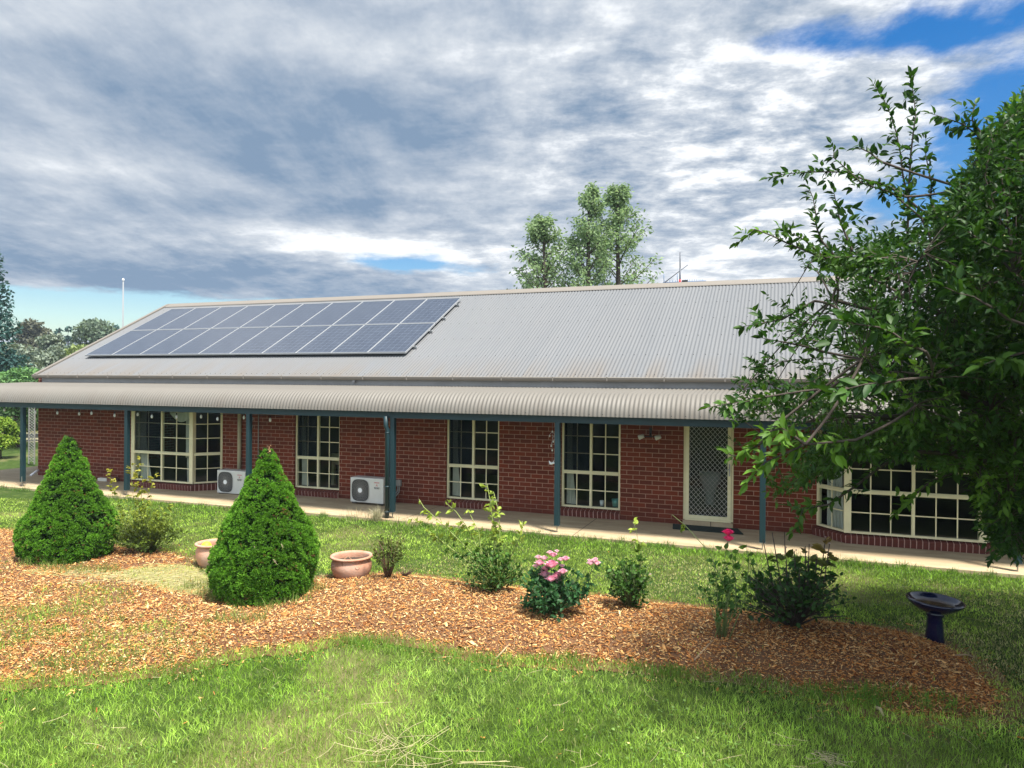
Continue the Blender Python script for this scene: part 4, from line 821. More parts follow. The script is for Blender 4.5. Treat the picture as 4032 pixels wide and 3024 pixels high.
# ---- dwarf conifers
def conifer(axis, prof, label, tip=None, n=15000, lean=0.):
    """prof: (photo y, photo width) rows of the outline, turned into height and radius at the plant's own distance"""
    ax = np.array(axis); dep = (ax-CAMP)@FW; sc = FPX/K/dep
    zz = np.array([CAMP[2]+((ax-CAMP)@UP*0)+(829.5-0-py)/sc for py, _ in prof]); 
    # refine height through the camera
    zz = np.array([CAMP[2]+dep*float(ray(1106, py)[2]) for py, _ in prof]); rr = np.array([w_/2/sc*.94 for _, w_ in prof])
    o_ = np.argsort(zz); zz, rr = zz[o_], rr[o_]
    t = thing('dwarf_conifer', (ax[0], ax[1], G0), label, 'conifer', 'cone-shaped dwarf conifers')
    # trunk
    MB().tube([(ax[0], ax[1], G0-.02), (ax[0], ax[1], zz[-1]*.5), (ax[0]+lean*.5, ax[1], zz[-1]*.93)], [.05, .03, .008], 8).build('trunk', M['bark'], t)
    # sprays: area-weighted over the outline, on the shell and a layer inside
    zf = np.linspace(zz[0], zz[-1], 400); rf = np.interp(zf, zz, rr); cdf = np.cumsum(rf+.03); cdf /= cdf[-1]
    zs_ = np.interp(RNG.random(n), cdf, zf); th = RNG.random(n)*2*np.pi
    # sprays gather in small domes with dark creases between them
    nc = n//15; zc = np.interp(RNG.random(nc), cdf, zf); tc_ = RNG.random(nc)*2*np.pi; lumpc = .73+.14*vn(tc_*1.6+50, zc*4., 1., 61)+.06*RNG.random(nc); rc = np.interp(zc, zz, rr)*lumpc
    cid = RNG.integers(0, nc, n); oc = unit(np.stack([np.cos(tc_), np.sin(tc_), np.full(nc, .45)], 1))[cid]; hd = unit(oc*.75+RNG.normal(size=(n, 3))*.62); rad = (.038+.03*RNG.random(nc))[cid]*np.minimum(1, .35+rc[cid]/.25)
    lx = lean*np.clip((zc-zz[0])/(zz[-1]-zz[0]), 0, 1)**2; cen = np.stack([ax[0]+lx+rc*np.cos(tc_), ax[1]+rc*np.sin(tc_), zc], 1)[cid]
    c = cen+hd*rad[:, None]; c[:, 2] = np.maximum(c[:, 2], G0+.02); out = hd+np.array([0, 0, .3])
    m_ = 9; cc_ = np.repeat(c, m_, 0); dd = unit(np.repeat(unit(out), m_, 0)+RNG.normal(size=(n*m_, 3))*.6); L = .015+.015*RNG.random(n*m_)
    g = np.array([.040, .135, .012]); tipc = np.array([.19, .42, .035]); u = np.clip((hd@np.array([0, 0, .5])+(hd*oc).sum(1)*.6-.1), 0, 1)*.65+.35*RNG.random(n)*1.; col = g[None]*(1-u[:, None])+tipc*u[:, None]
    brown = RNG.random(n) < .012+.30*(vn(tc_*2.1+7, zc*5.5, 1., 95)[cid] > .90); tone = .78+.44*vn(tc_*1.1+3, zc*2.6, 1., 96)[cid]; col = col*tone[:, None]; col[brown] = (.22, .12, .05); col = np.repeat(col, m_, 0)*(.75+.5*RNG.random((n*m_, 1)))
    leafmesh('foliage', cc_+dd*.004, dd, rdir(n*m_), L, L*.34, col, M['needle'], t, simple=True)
    # inner twigs
    b = MB()
    for i in range(160):
        z_ = zz[0]+(zz[-1]-zz[0])*RNG.random()**1.3*.92; a = RNG.random()*6.28; R = np.interp(z_, zz, rr)*.78
        b.tube([(ax[0], ax[1], z_*.9), (ax[0]+R*.6*math.cos(a), ax[1]+R*.6*math.sin(a), z_), (ax[0]+R*math.cos(a), ax[1]+R*math.sin(a), z_+.05)], [.008, .005, .002], 4)
    b.build('branches', M['bark'], t)
    n2 = 5200; zs_ = np.interp(RNG.random(n2), cdf, zf); th = RNG.random(n2)*6.283; r_ = np.interp(zs_, zz, rr)*(.45+.3*RNG.random(n2)); c = np.stack([ax[0]+r_*np.cos(th), ax[1]+r_*np.sin(th), zs_], 1)
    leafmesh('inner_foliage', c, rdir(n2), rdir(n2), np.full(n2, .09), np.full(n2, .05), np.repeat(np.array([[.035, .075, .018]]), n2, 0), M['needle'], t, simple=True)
    if tip:
        b = MB()
        for (dx, dz, r0) in tip: b.tube([(ax[0]+lean+dx*.3, ax[1], zz[-1]-.10), (ax[0]+lean+dx, ax[1]+.01, zz[-1]+dz)], [.006, .003], 5)
        b.build('dead_leader', mat('dead_leader', (.30, .17, .09), .9), t)
        k = 60; base = np.array([ax[0]+lean, ax[1], zz[-1]-.02]); P_ = base+RNG.normal(size=(k, 3))*np.array([.02, .02, .05]); leafmesh('dead_needles', P_, rdir(k, .5), rdir(k), np.full(k, .025), np.full(k, .007), np.repeat(np.array([[.42, .26, .13]]), k, 0), M['straw'], t, simple=True)
    return t
A2 = atZ(572, 1288, G0); A1 = atZ(148, 1206, G0)
conifer(A2, [(982, 14), (1000, 34), (1020, 46), (1045, 84), (1075, 112), (1105, 150), (1140, 202), (1170, 228), (1200, 240), (1235, 242), (1262, 232), (1285, 205), (1302, 130), (1310, 60)], 'taller green cone-shaped dwarf conifer with a dead brown tip, rooted in the mulch', tip=[(0, .075, 0), (.015, .04, 0), (-.03, .02, 0), (-.04, .0, 0)], n=22000, lean=.04)
conifer(A1, [(955, 8), (975, 34), (1000, 52), (1030, 84), (1060, 118), (1095, 160), (1130, 196), (1160, 212), (1185, 208), (1210, 168), (1226, 90)], 'smaller green cone-shaped dwarf conifer at the left, before the far brick wall', n=18000, lean=-.02)
def sprigs(base, pts, label):
    V = MB()
    for px, py, L in pts:
        p = atY(px, py, base[1]-.62*0-.0); d = unit(CAMP-p); p = p+d*.60; e = p+np.array([RNG.normal()*.03, -.03, L]); V.tube([p, (p+e)/2+RNG.normal(size=3)*.01, e], [.002, .002, .001], 4)
        for k in range(7): q0 = p+(e-p)*(.4+.09*k); V.tube([q0, q0+np.array([RNG.normal()*.012, 0, .012])], [.0035, .001], 4)
    tag(V.build('dry_seed_heads', M['deadgrass']), label, 'dry grass')
M['deadgrass'] = mat('dead_grass', (.50, .43, .27), .9)
sprigs(A2, [(545, 1205, .09), (552, 1195, .08), (612, 1188, .07), (600, 1220, .06), (540, 1228, .06)], 'pale dry seed heads caught on the front of the taller conifer')
# ---- broad-leaved lawn weeds: clover and flatweed among the grass
x, y, d = scatter_frustum(9000, 4.7, 11.5, pw=1.3); mk_ = samp(SM, x, y); k = (mk_ < .3) & ~on_slab(x, y) & (y < -.3) & (fbm(x, y, 1.6, 140) > .50); x, y = x[k], y[k]; n = len(x)
P_ = np.stack([x, y, gz(x, y)+.018+.014*RNG.random(n)], 1); a = RNG.random(n)*6.28; D_ = np.stack([np.cos(a), np.sin(a), .25+.2*RNG.random(n)], 1); L = .012+.020*RNG.random(n)
o = leafmesh('lawn_weeds', P_, D_, np.repeat([[0., 0, 1.]], n, 0)+RNG.normal(size=(n, 3))*.2, L, L*.7, (np.array([.09, .20, .03])+np.array([.14, .16, .06])*RNG.random((n, 1)))*(.7+.5*RNG.random((n, 1))), M['leaf']); tag(o, 'small clover and broad-leaved weeds dotted through the lawn', 'weeds', kind='stuff')
# ---- roses and shrubs
def bush(name, label, cat, base, canes, nleaf, leafL, cols, spread, hgt, low=0., group=None, twigs=60, canecol=(.10, .14, .04), leafy=.5, cr=.004):
    """base (3,), canes: list of point lists in world, spread/hgt: body of foliage"""
    t = thing(name, tuple(base), label, cat, group)
    V = MB(); lp, ld = [], []; seed_ = float(base[0]*7.7)
    for pts in canes:
        pts = [np.array(p) for p in pts]; pts[0] = pts[0]+np.array([RNG.normal()*.035, RNG.normal()*.03, 0]); V.tube(pts, list(np.linspace(cr, cr*.4, len(pts))), 5)
        for k_ in range(len(pts)-1):
            seg = pts[k_+1]-pts[k_]; L = np.linalg.norm(seg); m_ = max(1, int(L/.045))
            for j in range(m_):
                if k_ > 0 or leafy > .8: lp.append(pts[k_]+seg*(j+RNG.random())/m_); ld.append(seg/L)
    ends = []
    for i in range(twigs):
        a = RNG.random()*6.283; rr = spread*RNG.random()**.6*(.75+.5*float(vn(a*1.6, seed_, 1., 3))); zz = low+(hgt-low)*(.2+.9*RNG.random()**.8)*(1-.25*(rr/spread)**2)*(.7+.6*float(vn(a*1.3+9, seed_, 1., 5)))
        e = base+np.array([rr*math.cos(a), rr*math.sin(a), zz]); mid_ = base+np.array([rr*.45*math.cos(a+.3), rr*.45*math.sin(a+.3), zz*.55]); V.tube([base+np.array([.03*math.cos(a), .03*math.sin(a), 0]), mid_, e], [cr, cr*.7, cr*.3], 4); ends.append((mid_, e))
    me_ = V.build('canes', None, t); me_.data.materials.append(mat('cane_'+name, canecol, .7, noise=(20, .6, tuple(.6*c for c in canecol))))
    P_, D_ = [], []
    for i in range(nleaf):
        m0, e = ends[RNG.integers(len(ends))]; u = .1+.95*RNG.random()**.7; p = m0+(e-m0)*u+RNG.normal(size=3)*leafL*.45; P_.append(p); D_.append(unit(e-m0)*.5+RNG.normal(size=3)*.7)
    for p, s_ in zip(lp, ld):
        if RNG.random() < leafy:
            dd = np.cross(s_, RNG.normal(size=3)); 
            for _ in range(4): P_.append(p+unit(dd)*.014*_); D_.append(dd*.8+RNG.normal(size=3)*.35+s_*.3)
    P_ = np.array(P_); D_ = np.array(D_); n = len(P_); h = np.clip((P_[:, 2]-base[2])/max(hgt, .01), 0, 1.6)[:, None]
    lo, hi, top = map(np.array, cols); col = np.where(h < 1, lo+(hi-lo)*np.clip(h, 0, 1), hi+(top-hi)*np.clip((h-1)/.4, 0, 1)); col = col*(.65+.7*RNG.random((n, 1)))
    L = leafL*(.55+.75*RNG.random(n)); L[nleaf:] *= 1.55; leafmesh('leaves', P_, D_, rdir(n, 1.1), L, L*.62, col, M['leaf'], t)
    return t
def gp(px, py): p = atZ(px, py, G0+.06); p[2] = float(gz(p[0], p[1])); return p
def rel(base, px, py, dy=0.):     # a point at the plant's own distance
    return atY(px, py, base[1]+dy)
def rose(parent, c, R, col, npet=30, name='bloom'):
    """a full rose: rings of cupped petals"""
    c = np.array(c, float); P_, D_, N_, L_ = [], [], [], []
    for i in range(npet):
        t = i*2.39996; ring = (i+.5)/npet; el = math.radians(88-48*ring**1.3); rad = np.array([math.cos(t), math.sin(t), 0.]); d = rad*math.cos(el)+np.array([0, 0, math.sin(el)]); P_.append(c+rad*R*.40*ring-np.array([0, 0, R*.55])); D_.append(d); N_.append(-rad*math.sin(el)+np.array([0, 0, math.cos(el)])); L_.append(R*(1.15-.1*ring))
    n = npet; L = np.array(L_); C = np.array(col)[None]*(.8+.4*RNG.random((n, 1))); inner = (np.arange(n)/n < .35)[:, None]; C = np.where(inner, C*np.array([1, .75, .85]), C)
    return leafmesh(name, np.array(P_), np.array(D_), np.array(N_), L, L*1.05, C, M['petal'], parent, fold=.22)
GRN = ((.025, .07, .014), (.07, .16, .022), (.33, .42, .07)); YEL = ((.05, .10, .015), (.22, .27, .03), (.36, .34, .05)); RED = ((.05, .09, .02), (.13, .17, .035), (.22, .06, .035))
# 1 yellow-green shrub behind the left conifer
b0 = gp(318, 1188); cn = [[b0, rel(b0, 262, 1120), rel(b0, 240, 1040), rel(b0, 237, 1012)], [b0, rel(b0, 300, 1110, -.05), rel(b0, 298, 1040), rel(b0, 300, 985)], [b0, rel(b0, 310, 1100), rel(b0, 330, 1040), rel(b0, 338, 1018)], [b0, rel(b0, 290, 1090), rel(b0, 285, 1050), rel(b0, 283, 1000)], [b0, rel(b0, 345, 1120), rel(b0, 366, 1085)], [b0, rel(b0, 305, 1080), rel(b0, 308, 1030), rel(b0, 305, 1005)]]
bush('rambling_shrub', 'yellow-green leafy shrub with tall shoots behind the smaller conifer', 'shrub', b0, cn, 3600, .040, YEL, .52, .72, .02, twigs=240, leafy=.9)
ROS = 'rose bushes along the garden bed'
b0 = gp(838, 1252); cn = [[b0, rel(b0, 828, 1215), rel(b0, 805, 1180), rel(b0, 780, 1142), rel(b0, 762, 1132)], [b0, rel(b0, 850, 1200), rel(b0, 868, 1150)], [b0, rel(b0, 835, 1200), rel(b0, 815, 1165)], [b0, rel(b0, 845, 1190), rel(b0, 845, 1150)]]
bush('rose_bush', 'small open rose bush with red young leaves, beside the wide terracotta pot', 'rose bush', b0, cn, 620, .040, RED, .25, .52, .18, ROS, 44, (.14, .08, .045), .25, .005)
# dead stump clump beside it
b0 = gp(873, 1250); b = MB()
for i in range(26): a = RNG.random()*6.28; L = .05+.10*RNG.random(); b.tube([b0, b0+np.array([L*.6*math.cos(a)+.02, L*.5*math.sin(a), L*.6]), b0+np.array([L*1.2*math.cos(a)+.04, L*math.sin(a), L*.8+.02])], [.007, .005, .002], 4)
tag(b.build('dead_clump', mat('dead_wood', (.09, .05, .03), .9, noise=(20, .7, (.2, .13, .08)))), 'dead brown woody clump right of the small rose bush by the terracotta pot', 'dead plant')
b0 = gp(1068, 1284); cn = [[b0, rel(b0, 1055, 1230), rel(b0, 985, 1160), rel(b0, 915, 1095), rel(b0, 905, 1078)], [b0, rel(b0, 1050, 1220), rel(b0, 1010, 1140), rel(b0, 985, 1105), rel(b0, 965, 1088)], [b0, rel(b0, 1040, 1200), rel(b0, 1035, 1150), rel(b0, 1010, 1100)], [b0, rel(b0, 1068, 1180), rel(b0, 1062, 1100), rel(b0, 1052, 1045)], [b0, rel(b0, 1080, 1170), rel(b0, 1078, 1110), rel(b0, 1066, 1062)], [b0, rel(b0, 1100, 1210), rel(b0, 1128, 1150), rel(b0, 1128, 1125)], [b0, rel(b0, 1075, 1200), rel(b0, 1066, 1130), rel(b0, 1058, 1090)], [b0, rel(b0, 1020, 1220), rel(b0, 930, 1150), rel(b0, 890, 1120)]]
bush('rose_bush', 'rose bush with low dark body and tall pale canes, left of the clustered pink roses', 'rose bush', b0, cn, 1500, .044, GRN, .36, .46, .02, ROS, 120, (.26, .32, .08), .85, .008)
b0 = gp(1192, 1338); cn = [[b0, rel(b0, 1185, 1280), rel(b0, 1180, 1225)], [b0, rel(b0, 1200, 1270), rel(b0, 1210, 1215)], [b0, rel(b0, 1250, 1290), rel(b0, 1275, 1240), rel(b0, 1283, 1218)], [b0, rel(b0, 1170, 1270), rel(b0, 1155, 1235)]]
pk = bush('rose_bush', 'dark green rose bush with a big cluster of pale pink roses', 'rose bush', b0, cn, 1900, .052, ((.02, .066, .024), (.04, .125, .035), (.07, .17, .03)), .37, .43, .02, ROS, 120, (.06, .09, .03), .6, .006)
fl = [(1192, 1218, .052), (1177, 1240, .045), (1190, 1250, .040), (1205, 1243, .048), (1216, 1234, .034), (1205, 1253, .040), (1180, 1227, .036), (1166, 1215, .036), (1163, 1203, .026), (1176, 1205, .028), (1196, 1198, .03), (1188, 1193, .024), (1212, 1208, .026), (1222, 1206, .030), (1158, 1222, .024), (1203, 1190, .02), (1214, 1222, .022), (1170, 1232, .03), (1276, 1216, .028), (1284, 1210, .024), (1290, 1216, .028), (1287, 1207, .02), (1273, 1210, .018)]
for i, (px, py, R) in enumerate(fl):
    c = rel(b0, px, py, -.02+.10*(RNG.random()-.8)); pc = (.88, .58, .66) if i % 3 else (.88, .50, .60)
    R *= 1.42
    if R < .042: pc = (.88, .70, .72)
    rose(pk, c, R, pc, 26 if R > .03 else 12)
b0 = gp(1362, 1322); cn = [[b0, rel(b0, 1378, 1260), rel(b0, 1385, 1200), rel(b0, 1375, 1150), rel(b0, 1368, 1128)], [b0, rel(b0, 1330, 1270), rel(b0, 1325, 1235)], [b0, rel(b0, 1345, 1260), rel(b0, 1340, 1225)], [b0, rel(b0, 1385, 1270), rel(b0, 1400, 1225)]]
bs = bush('rose_bush', 'sparse dark rose bush with one tall cane, right of the clustered pink roses', 'rose bush', b0, cn, 850, .050, GRN, .28, .54, .03, ROS, 75, (.12, .15, .05), .85, .005)
for px, py in ((1325, 1231), (1327, 1243), (1372, 1232), (1405, 1240)): rose(bs, rel(b0, px, py, -.05), .016, (.75, .75, .70), 8)
b0 = gp(1712, 1366); cn = []
for (mx, my), (ex, ey) in (((1670, 1270), (1648, 1165)), ((1690, 1280), (1668, 1150)), ((1655, 1300), (1628, 1230)), ((1700, 1260), (1697, 1180)), ((1745, 1270), (1748, 1175)), ((1768, 1280), (1783, 1165)), ((1775, 1290), (1792, 1175)), ((1720, 1270), (1716, 1190)), ((1760, 1260), (1765, 1200)), ((1740, 1250), (1740, 1180))):
    cn.append([b0+np.array([RNG.normal()*.06, RNG.normal()*.05, 0]), rel(b0, mx, my, RNG.normal()*.06), rel(b0, ex, ey, RNG.normal()*.08)])
bg = bush('rose_bush', 'biggest rose bush, tall dark pruned canes and bronze young leaves, near the birdbath', 'rose bush', b0, cn, 1150, .060, ((.022, .052, .014), (.036, .10, .018), (.22, .14, .03)), .52, .62, .08, ROS, 120, (.035, .022, .016), .5, .011)
for px, py in ((1783, 1160), (1792, 1174), (1720, 1188), (1698, 1182)): rose(bg, rel(b0, px, py), .014, (.6, .6, .5), 7, 'old_bud')
# reddish shoots behind it
b0 = gp(1560, 1392); cn = [[b0, rel(b0, 1562, 1320), rel(b0, 1560, 1240), rel(b0, 1572, 1170)], [b0, rel(b0, 1575, 1290), rel(b0, 1530, 1190), rel(b0, 1480, 1135), rel(b0, 1452, 1112)], [b0, rel(b0, 1590, 1320), rel(b0, 1588, 1250), rel(b0, 1580, 1190)], [b0, rel(b0, 1550, 1330), rel(b0, 1550, 1270), rel(b0, 1540, 1200)], [b0, rel(b0, 1610, 1290), rel(b0, 1618, 1215), rel(b0, 1612, 1175)]]
bp_ = bush('rose_bush', 'slender rose with one bright pink flower on top, left of the biggest rose bush', 'rose bush', b0, cn, 200, .044, ((.035, .09, .02), (.09, .20, .03), (.22, .30, .04)), .20, .80, .06, ROS, 16, (.13, .18, .05), .55, .006)
rose(bp_, rel(b0, 1573, 1149), .052, (.88, .06, .26), 40); rose(bp_, rel(b0, 1574, 1162, -.02), .050, (.88, .12, .33), 40)
# dry tuft at the foot of the fourth post, straggly weeds on the path edge
def tuft(pos, n_, L_, R, c_, label, name='grass_tuft', lean=.5, cat='grass tuft'):
    a = RNG.random(n_)*6.283; rr = R*np.sqrt(RNG.random(n_)); x = pos[0]+rr*np.cos(a); y = pos[1]+rr*np.sin(a); o = blades(name, x, y, np.full(n_, pos[2]), L_*(.5+.6*RNG.random(n_)), np.full(n_, .006), np.array(c_)[None]*(.6+.7*RNG.random((n_, 1))), M['straw'], lean)
    tag(o, label, cat)
tuft((-7.08, -.26, G0), 260, .34, .07, (.42, .38, .24), 'pale dry ornamental grass tuft at the foot of the teal downpipe')
tuft((-7.5, -.30, G0), 90, .28, .35, (.40, .34, .2), 'thin dry weeds on the path edge in front of the air conditioner by the teal downpipe', 'dry_weeds', .3, 'weeds')
tuft((-6.4, -.28, G0), 70, .2, .4, (.36, .32, .17), 'thin dry weeds right of the teal downpipe', 'dry_weeds', .4, 'weeds')
# ---- pots, ball, birdbath
def pot(c, R, h, label, stains=False):
    t = thing('terracotta_pot', tuple(c), label, 'plant pot', 'terracotta pots')
    prof = [(.001, 0), (R*.72, 0), (R*.84, h*.18), (R*.965, h*.45), (R*.96, h*.66), (R*.88, h*.83), (R*.86, h*.87), (R*.90, h*.885), (R*1.0, h*.91), (R*1.02, h*.95), (R*1.0, h*.99), (R*.93, h), (R*.86, h*.985), (R*.83, h*.9), (R*.84, h*.72)]
    MB().lathe(prof, c, 56).build('pot_body', M['terra'], t); n_ = 40; MB().lathe([(.001, h*.73), (R*.5, h*.74), (R*.85, h*.72)], c, 40).build('soil', M['soil'], t); return t
c = gp(759, 1240); c[2] -= .02; pt = pot(c, .275, .31, 'wide terracotta pot with soil, between the taller conifer and the small rose bush')
b = MB()
for a in (250, 253): pass
for k_, ang in enumerate((-125, -40)):
    t_ = math.radians(ang); r_ = .275*.955; b.tube([(c[0]+r_*math.cos(t_+u), c[1]+r_*math.sin(t_+u), c[2]+.19+v) for u, v in ((-.09, .03), (-.09, 0), (.0, -.012), (.09, .0), (.09, .03))], .007, 5)
b.build('moulded_handle', M['terra'], pt)
t_ = MB().tube([(c[0]+.03, c[1]-.25, c[2]+.20), (c[0]+.02, c[1]-.24, c[2]+.29), (c[0]+.05, c[1]-.16, c[2]+.33), (c[0]+.10, c[1]-.15, c[2]+.29), (c[0]+.15, c[1]-.19, c[2]+.24)], .008, 6).build('dead_stem', mat('dead_stem', (.26, .15, .09), .9), None); t_.name = 'dead_vine'; tag(t_, 'dead brown vine curling out of the wide terracotta pot', 'dead plant')
c = gp(462, 1210); c[2] -= .02; pot(c, .25, .34, 'terracotta pot with a yellow ball in it, half hidden by the taller conifer')
bl = MB().lathe([(.001+.07*math.sin(u), -.07*math.cos(u)) for u in np.linspace(0, math.pi, 14)], (c[0]-.07, c[1]-.07, c[2]+.285), 20).build('ball', mat('yellow_ball', (.62, .60, .03), .6)); tag(bl, 'yellow ball lying in the half hidden terracotta pot', 'ball')
c = atZ(2019, 1388, G0); c[2] = float(gz(c[0], c[1])); bb = thing('birdbath', tuple(c), 'glazed dark blue birdbath standing at the right end of the mulch', 'birdbath')
rimz = float(atY(2020, 1296, c[1])[2]); H_ = rimz-c[2]; Rb = .262
MB().lathe([(.001, 0), (.088, 0), (.090, .02), (.082, .10), (.074, H_*.45), (.070, H_-.17), (.085, H_-.155), (.09, H_-.13), (.08, H_-.11), (.001, H_-.10)], c, 36).build('pedestal', M['navy'], bb)
Mt = np.array(Matrix.Rotation(math.radians(2.5), 3, 'Y'))
MB().lathe([(.001, -.115), (.10, -.115), (.15, -.10), (.215, -.055), (Rb, -.012), (Rb+.004, .004), (Rb-.005, .014), (Rb-.02, .010), (.215, -.02), (.15, -.042), (.07, -.05), (.001, -.05)], (c[0], c[1], rimz-.005), 56, Mt).build('bowl', M['navy'], bb)
MB().lathe([(.001, 0), (.195, 0)], (c[0], c[1], rimz-.036), 40, Mt).build('murky_water', mat('murky_water', (.025, .018, .010), .12, noise=(9, .9, (.11, .06, .035)), spec=.6), bb)
# sticks and larger bits lying about
def stick(p, q, r, label, name='fallen_stick', c_=(.30, .2, .11)):
    p, q = gp(*p), gp(*q); m_ = (p+q)/2+np.array([.01, .02, .012]); o = MB().tube([p+[0, 0, .012], m_+[0, 0, .012], q+[0, 0, .012]], [r, r*.9, r*.4], 6).build(name, mat('stick_'+name, c_, .9, noise=(30, .7, tuple(.6*v for v in c_)))); tag(o, label, 'stick')
stick((1500, 1424), (1548, 1392), .010, 'pale stick lying in the mulch at the foot of the slender pink rose'); stick((2062, 1414), (2106, 1408), .009, 'pale stick lying at the rim of the mulch right of the birdbath')
stick((1892, 1515), (1908, 1532), .016, 'broad pale wood splinter lying on the near rim of the mulch', 'wood_splinter', (.45, .35, .2)); stick((1070, 1412), (1100, 1393), .009, 'small pale splinter left of the middle of the near mulch rim', 'wood_splinter', (.42, .3, .17))
# ================================================================ TREES
def bez(p0, p1, p2, n=6):
    t = np.linspace(0, 1, n)[:, None]; return (1-t)**2*p0+2*t*(1-t)*p1+t*t*p2
def leafy(name, P_, D_, L, asp, lo, hi, m, parent, simple, up=1.2, N_=None, jit=.7):
    n = len(P_); u = RNG.random((n, 1)); col = (np.array(lo)*(1-u)+np.array(hi)*u)*(.75+.5*RNG.random((n, 1)))
    return leafmesh(name, P_, D_, rdir(n, up) if N_ is None else N_, L, L*asp, col, m, parent, simple=simple)
# ---- the big fruit tree at the right
OUT = [(2500, 160), (2212, 212), (2165, 262), (2120, 325), (2075, 400), (2045, 450), (1985, 492), (1900, 500), (1820, 535), (1760, 555), (1700, 590), (1668, 640), (1640, 705), (1665, 735), (1700, 745), (1655, 765), (1625, 810), (1585, 850), (1560, 885), (1600, 920), (1590, 960), (1640, 985), (1655, 1040), (1650, 1075), (1715, 1085), (1775, 1040), (1815, 1025), (1860, 1000), (1900, 1010), (1985, 985), (2050, 1020), (2100, 1035), (2130, 1110), (2160, 1185), (2230, 1200), (2500, 1180), (2900, 1100), (3100, 800), (3000, 350)]
base = atZ(2420, 1640, G0); base = np.array([base[0], base[1], G0]); tb = base.copy()
ct = atD(2330, 700, 6.1); tb[:2] = ct[:2]+np.array([.25, 0.])
tree = thing('fruit_tree', tuple(tb), 'big leafy green fruit tree with tiny unripe fruit filling the right side', 'tree')
px = RNG.random(120000)*1500+1560; py = RNG.random(120000)*1060+160; k = inpoly(px, py, OUT); px, py = px[k], py[k]
rho = np.sqrt(((px-2330)/820)**2+((py-700)/600)**2); th_ = np.sqrt(np.clip(1-rho**2, .02, 1))
lft = np.clip((px-1640)/420, 0, 1)
hole = fbm(px/100, py/100, 1.25, 71)
up_ = np.clip((760-py)/300, 0, 1)*np.clip((2080-px)/160, 0, 1); dens = np.clip(.16+.9*lft**1.5, 0, 1)*(1-.62*up_)*np.clip((hole-.36)*4.5, .04+.55*lft**3, 1)
dens = np.where(px > 2230, .35, dens); k = RNG.random(len(px)) < dens; px, py, th_, rho = px[k], py[k], th_[k], rho[k]
px, py, th_ = px[:11500], py[:11500], th_[:11500]; n = len(px)
dep = 6.1+(RNG.random(n)*2-1)*1.75*th_+.15; fr_ = (px > 2560) & (RNG.random(n) < .45); dep[fr_] = 2.9+RNG.random(fr_.sum())*3.2
TW = np.array([atD(a, b, c) for a, b, c in zip(px, py, dep)])
EX = np.stack([1.5+RNG.random(5200)*2.6, -7.7+RNG.random(5200)*2.9, 2.3+RNG.random(5200)*2.2], 1)      # boughs reaching over the lawn beside the camera
q_ = (EX-CAMP)@FW; k = (((EX-CAMP)@RT)/q_*1536+1106) > 2290; TW = np.concatenate([TW, EX[k]]); n = len(TW)
# explicit long shoots that make the skyline: (points in the photo, distance)
SH = [([(1960, 520), (1962, 430), (1945, 330), (1925, 250), (1885, 180)], 5.9, .055), ([(1962, 430), (1968, 330), (1978, 250), (1966, 160)], 5.9, .05), ([(1955, 425), (1900, 395), (1830, 372), (1740, 372), (1660, 384)], 5.7, .055),
      ([(2030, 560), (1990, 470), (1925, 415), (1860, 395), (1800, 340), (1795, 310)], 5.6, .05), ([(1905, 350), (1880, 330), (1850, 322)], 5.9, .05), ([(2050, 540), (2010, 430), (2004, 360), (2000, 300)], 6.0, .05), ([(2190, 400), (2130, 320), (2080, 268), (2010, 245)], 5.5, .05), ([(2130, 320), (2100, 260), (2108, 225)], 5.5, .05),
      ([(1810, 560), (1775, 520), (1762, 460), (1745, 400)], 5.7, .04), ([(1840, 540), (1815, 480), (1800, 410)], 5.7, .04), ([(1880, 600), (1800, 570), (1700, 525), (1630, 495), (1592, 525)], 5.6, .055), ([(1800, 570), (1740, 520), (1695, 500)], 5.6, .05), ([(1760, 650), (1690, 690), (1605, 705)], 5.5, .055), ([(1780, 760), (1700, 740), (1645, 730)], 5.2, .06),
      ([(1790, 840), (1700, 850), (1610, 868), (1530, 880)], 5.0, .06), ([(1700, 900), (1640, 960), (1590, 985), (1565, 975)], 5.0, .06), ([(1850, 950), (1740, 960), (1650, 1000), (1615, 1045)], 4.7, .075), ([(1740, 960), (1690, 925), (1640, 935)], 4.7, .08), ([(1950, 820), (1870, 830), (1800, 850)], 4.5, .085), ([(1900, 1010), (1790, 1090), (1735, 1100), (1712, 1150)], 5.6, .05), ([(2000, 760), (1930, 720), (1850, 700), (1790, 690)], 4.5, .08),
      ([(2100, 1000), (2010, 1040), (1960, 1080), (1935, 1110)], 5.4, .05), ([(2230, 1100), (2170, 1160), (2140, 1210)], 6.5, .06), ([(2180, 690), (2100, 640), (2040, 620)], 4.4, .085), ([(2260, 760), (2180, 770), (2120, 790)], 4.2, .09), ([(2230, 560), (2160, 540), (2090, 500)], 4.6, .075)]
fork = tb+np.array([0, 0, .95])
mb = MB(); mb.tube([tb-[0, 0, .05], tb+[.02, .01, .5], fork], [.15, .115, .11], 12)
LP = []                                                   # points on the limbs
ends = [atD(*e) for e in ((2010, 520, 6.0), (1960, 640, 5.4), (2100, 400, 6.3), (1900, 800, 5.3), (1980, 980, 5.4), (2250, 300, 5.9), (2380, 250, 6.6), (2150, 900, 5.0), (2200, 600, 4.9), (2500, 420, 6.0), (2650, 600, 6.2), (2600, 900, 6.0), (2150, 640, 7.0), (2050, 850, 6.9), (2400, 500, 7.4), (2350, 900, 4.8), (1800, 640, 5.9), (1820, 900, 5.4), (2300, 700, 4.5), (2620, 380, 3.7), (2950, 480, 3.4), (2520, 640, 4.0), (2800, 250, 3.9), (3150, 600, 3.2), (2900, 760, 3.6), (2550, 300, 4.8), (2750, 700, 4.6), (2700, 100, 4.2))]
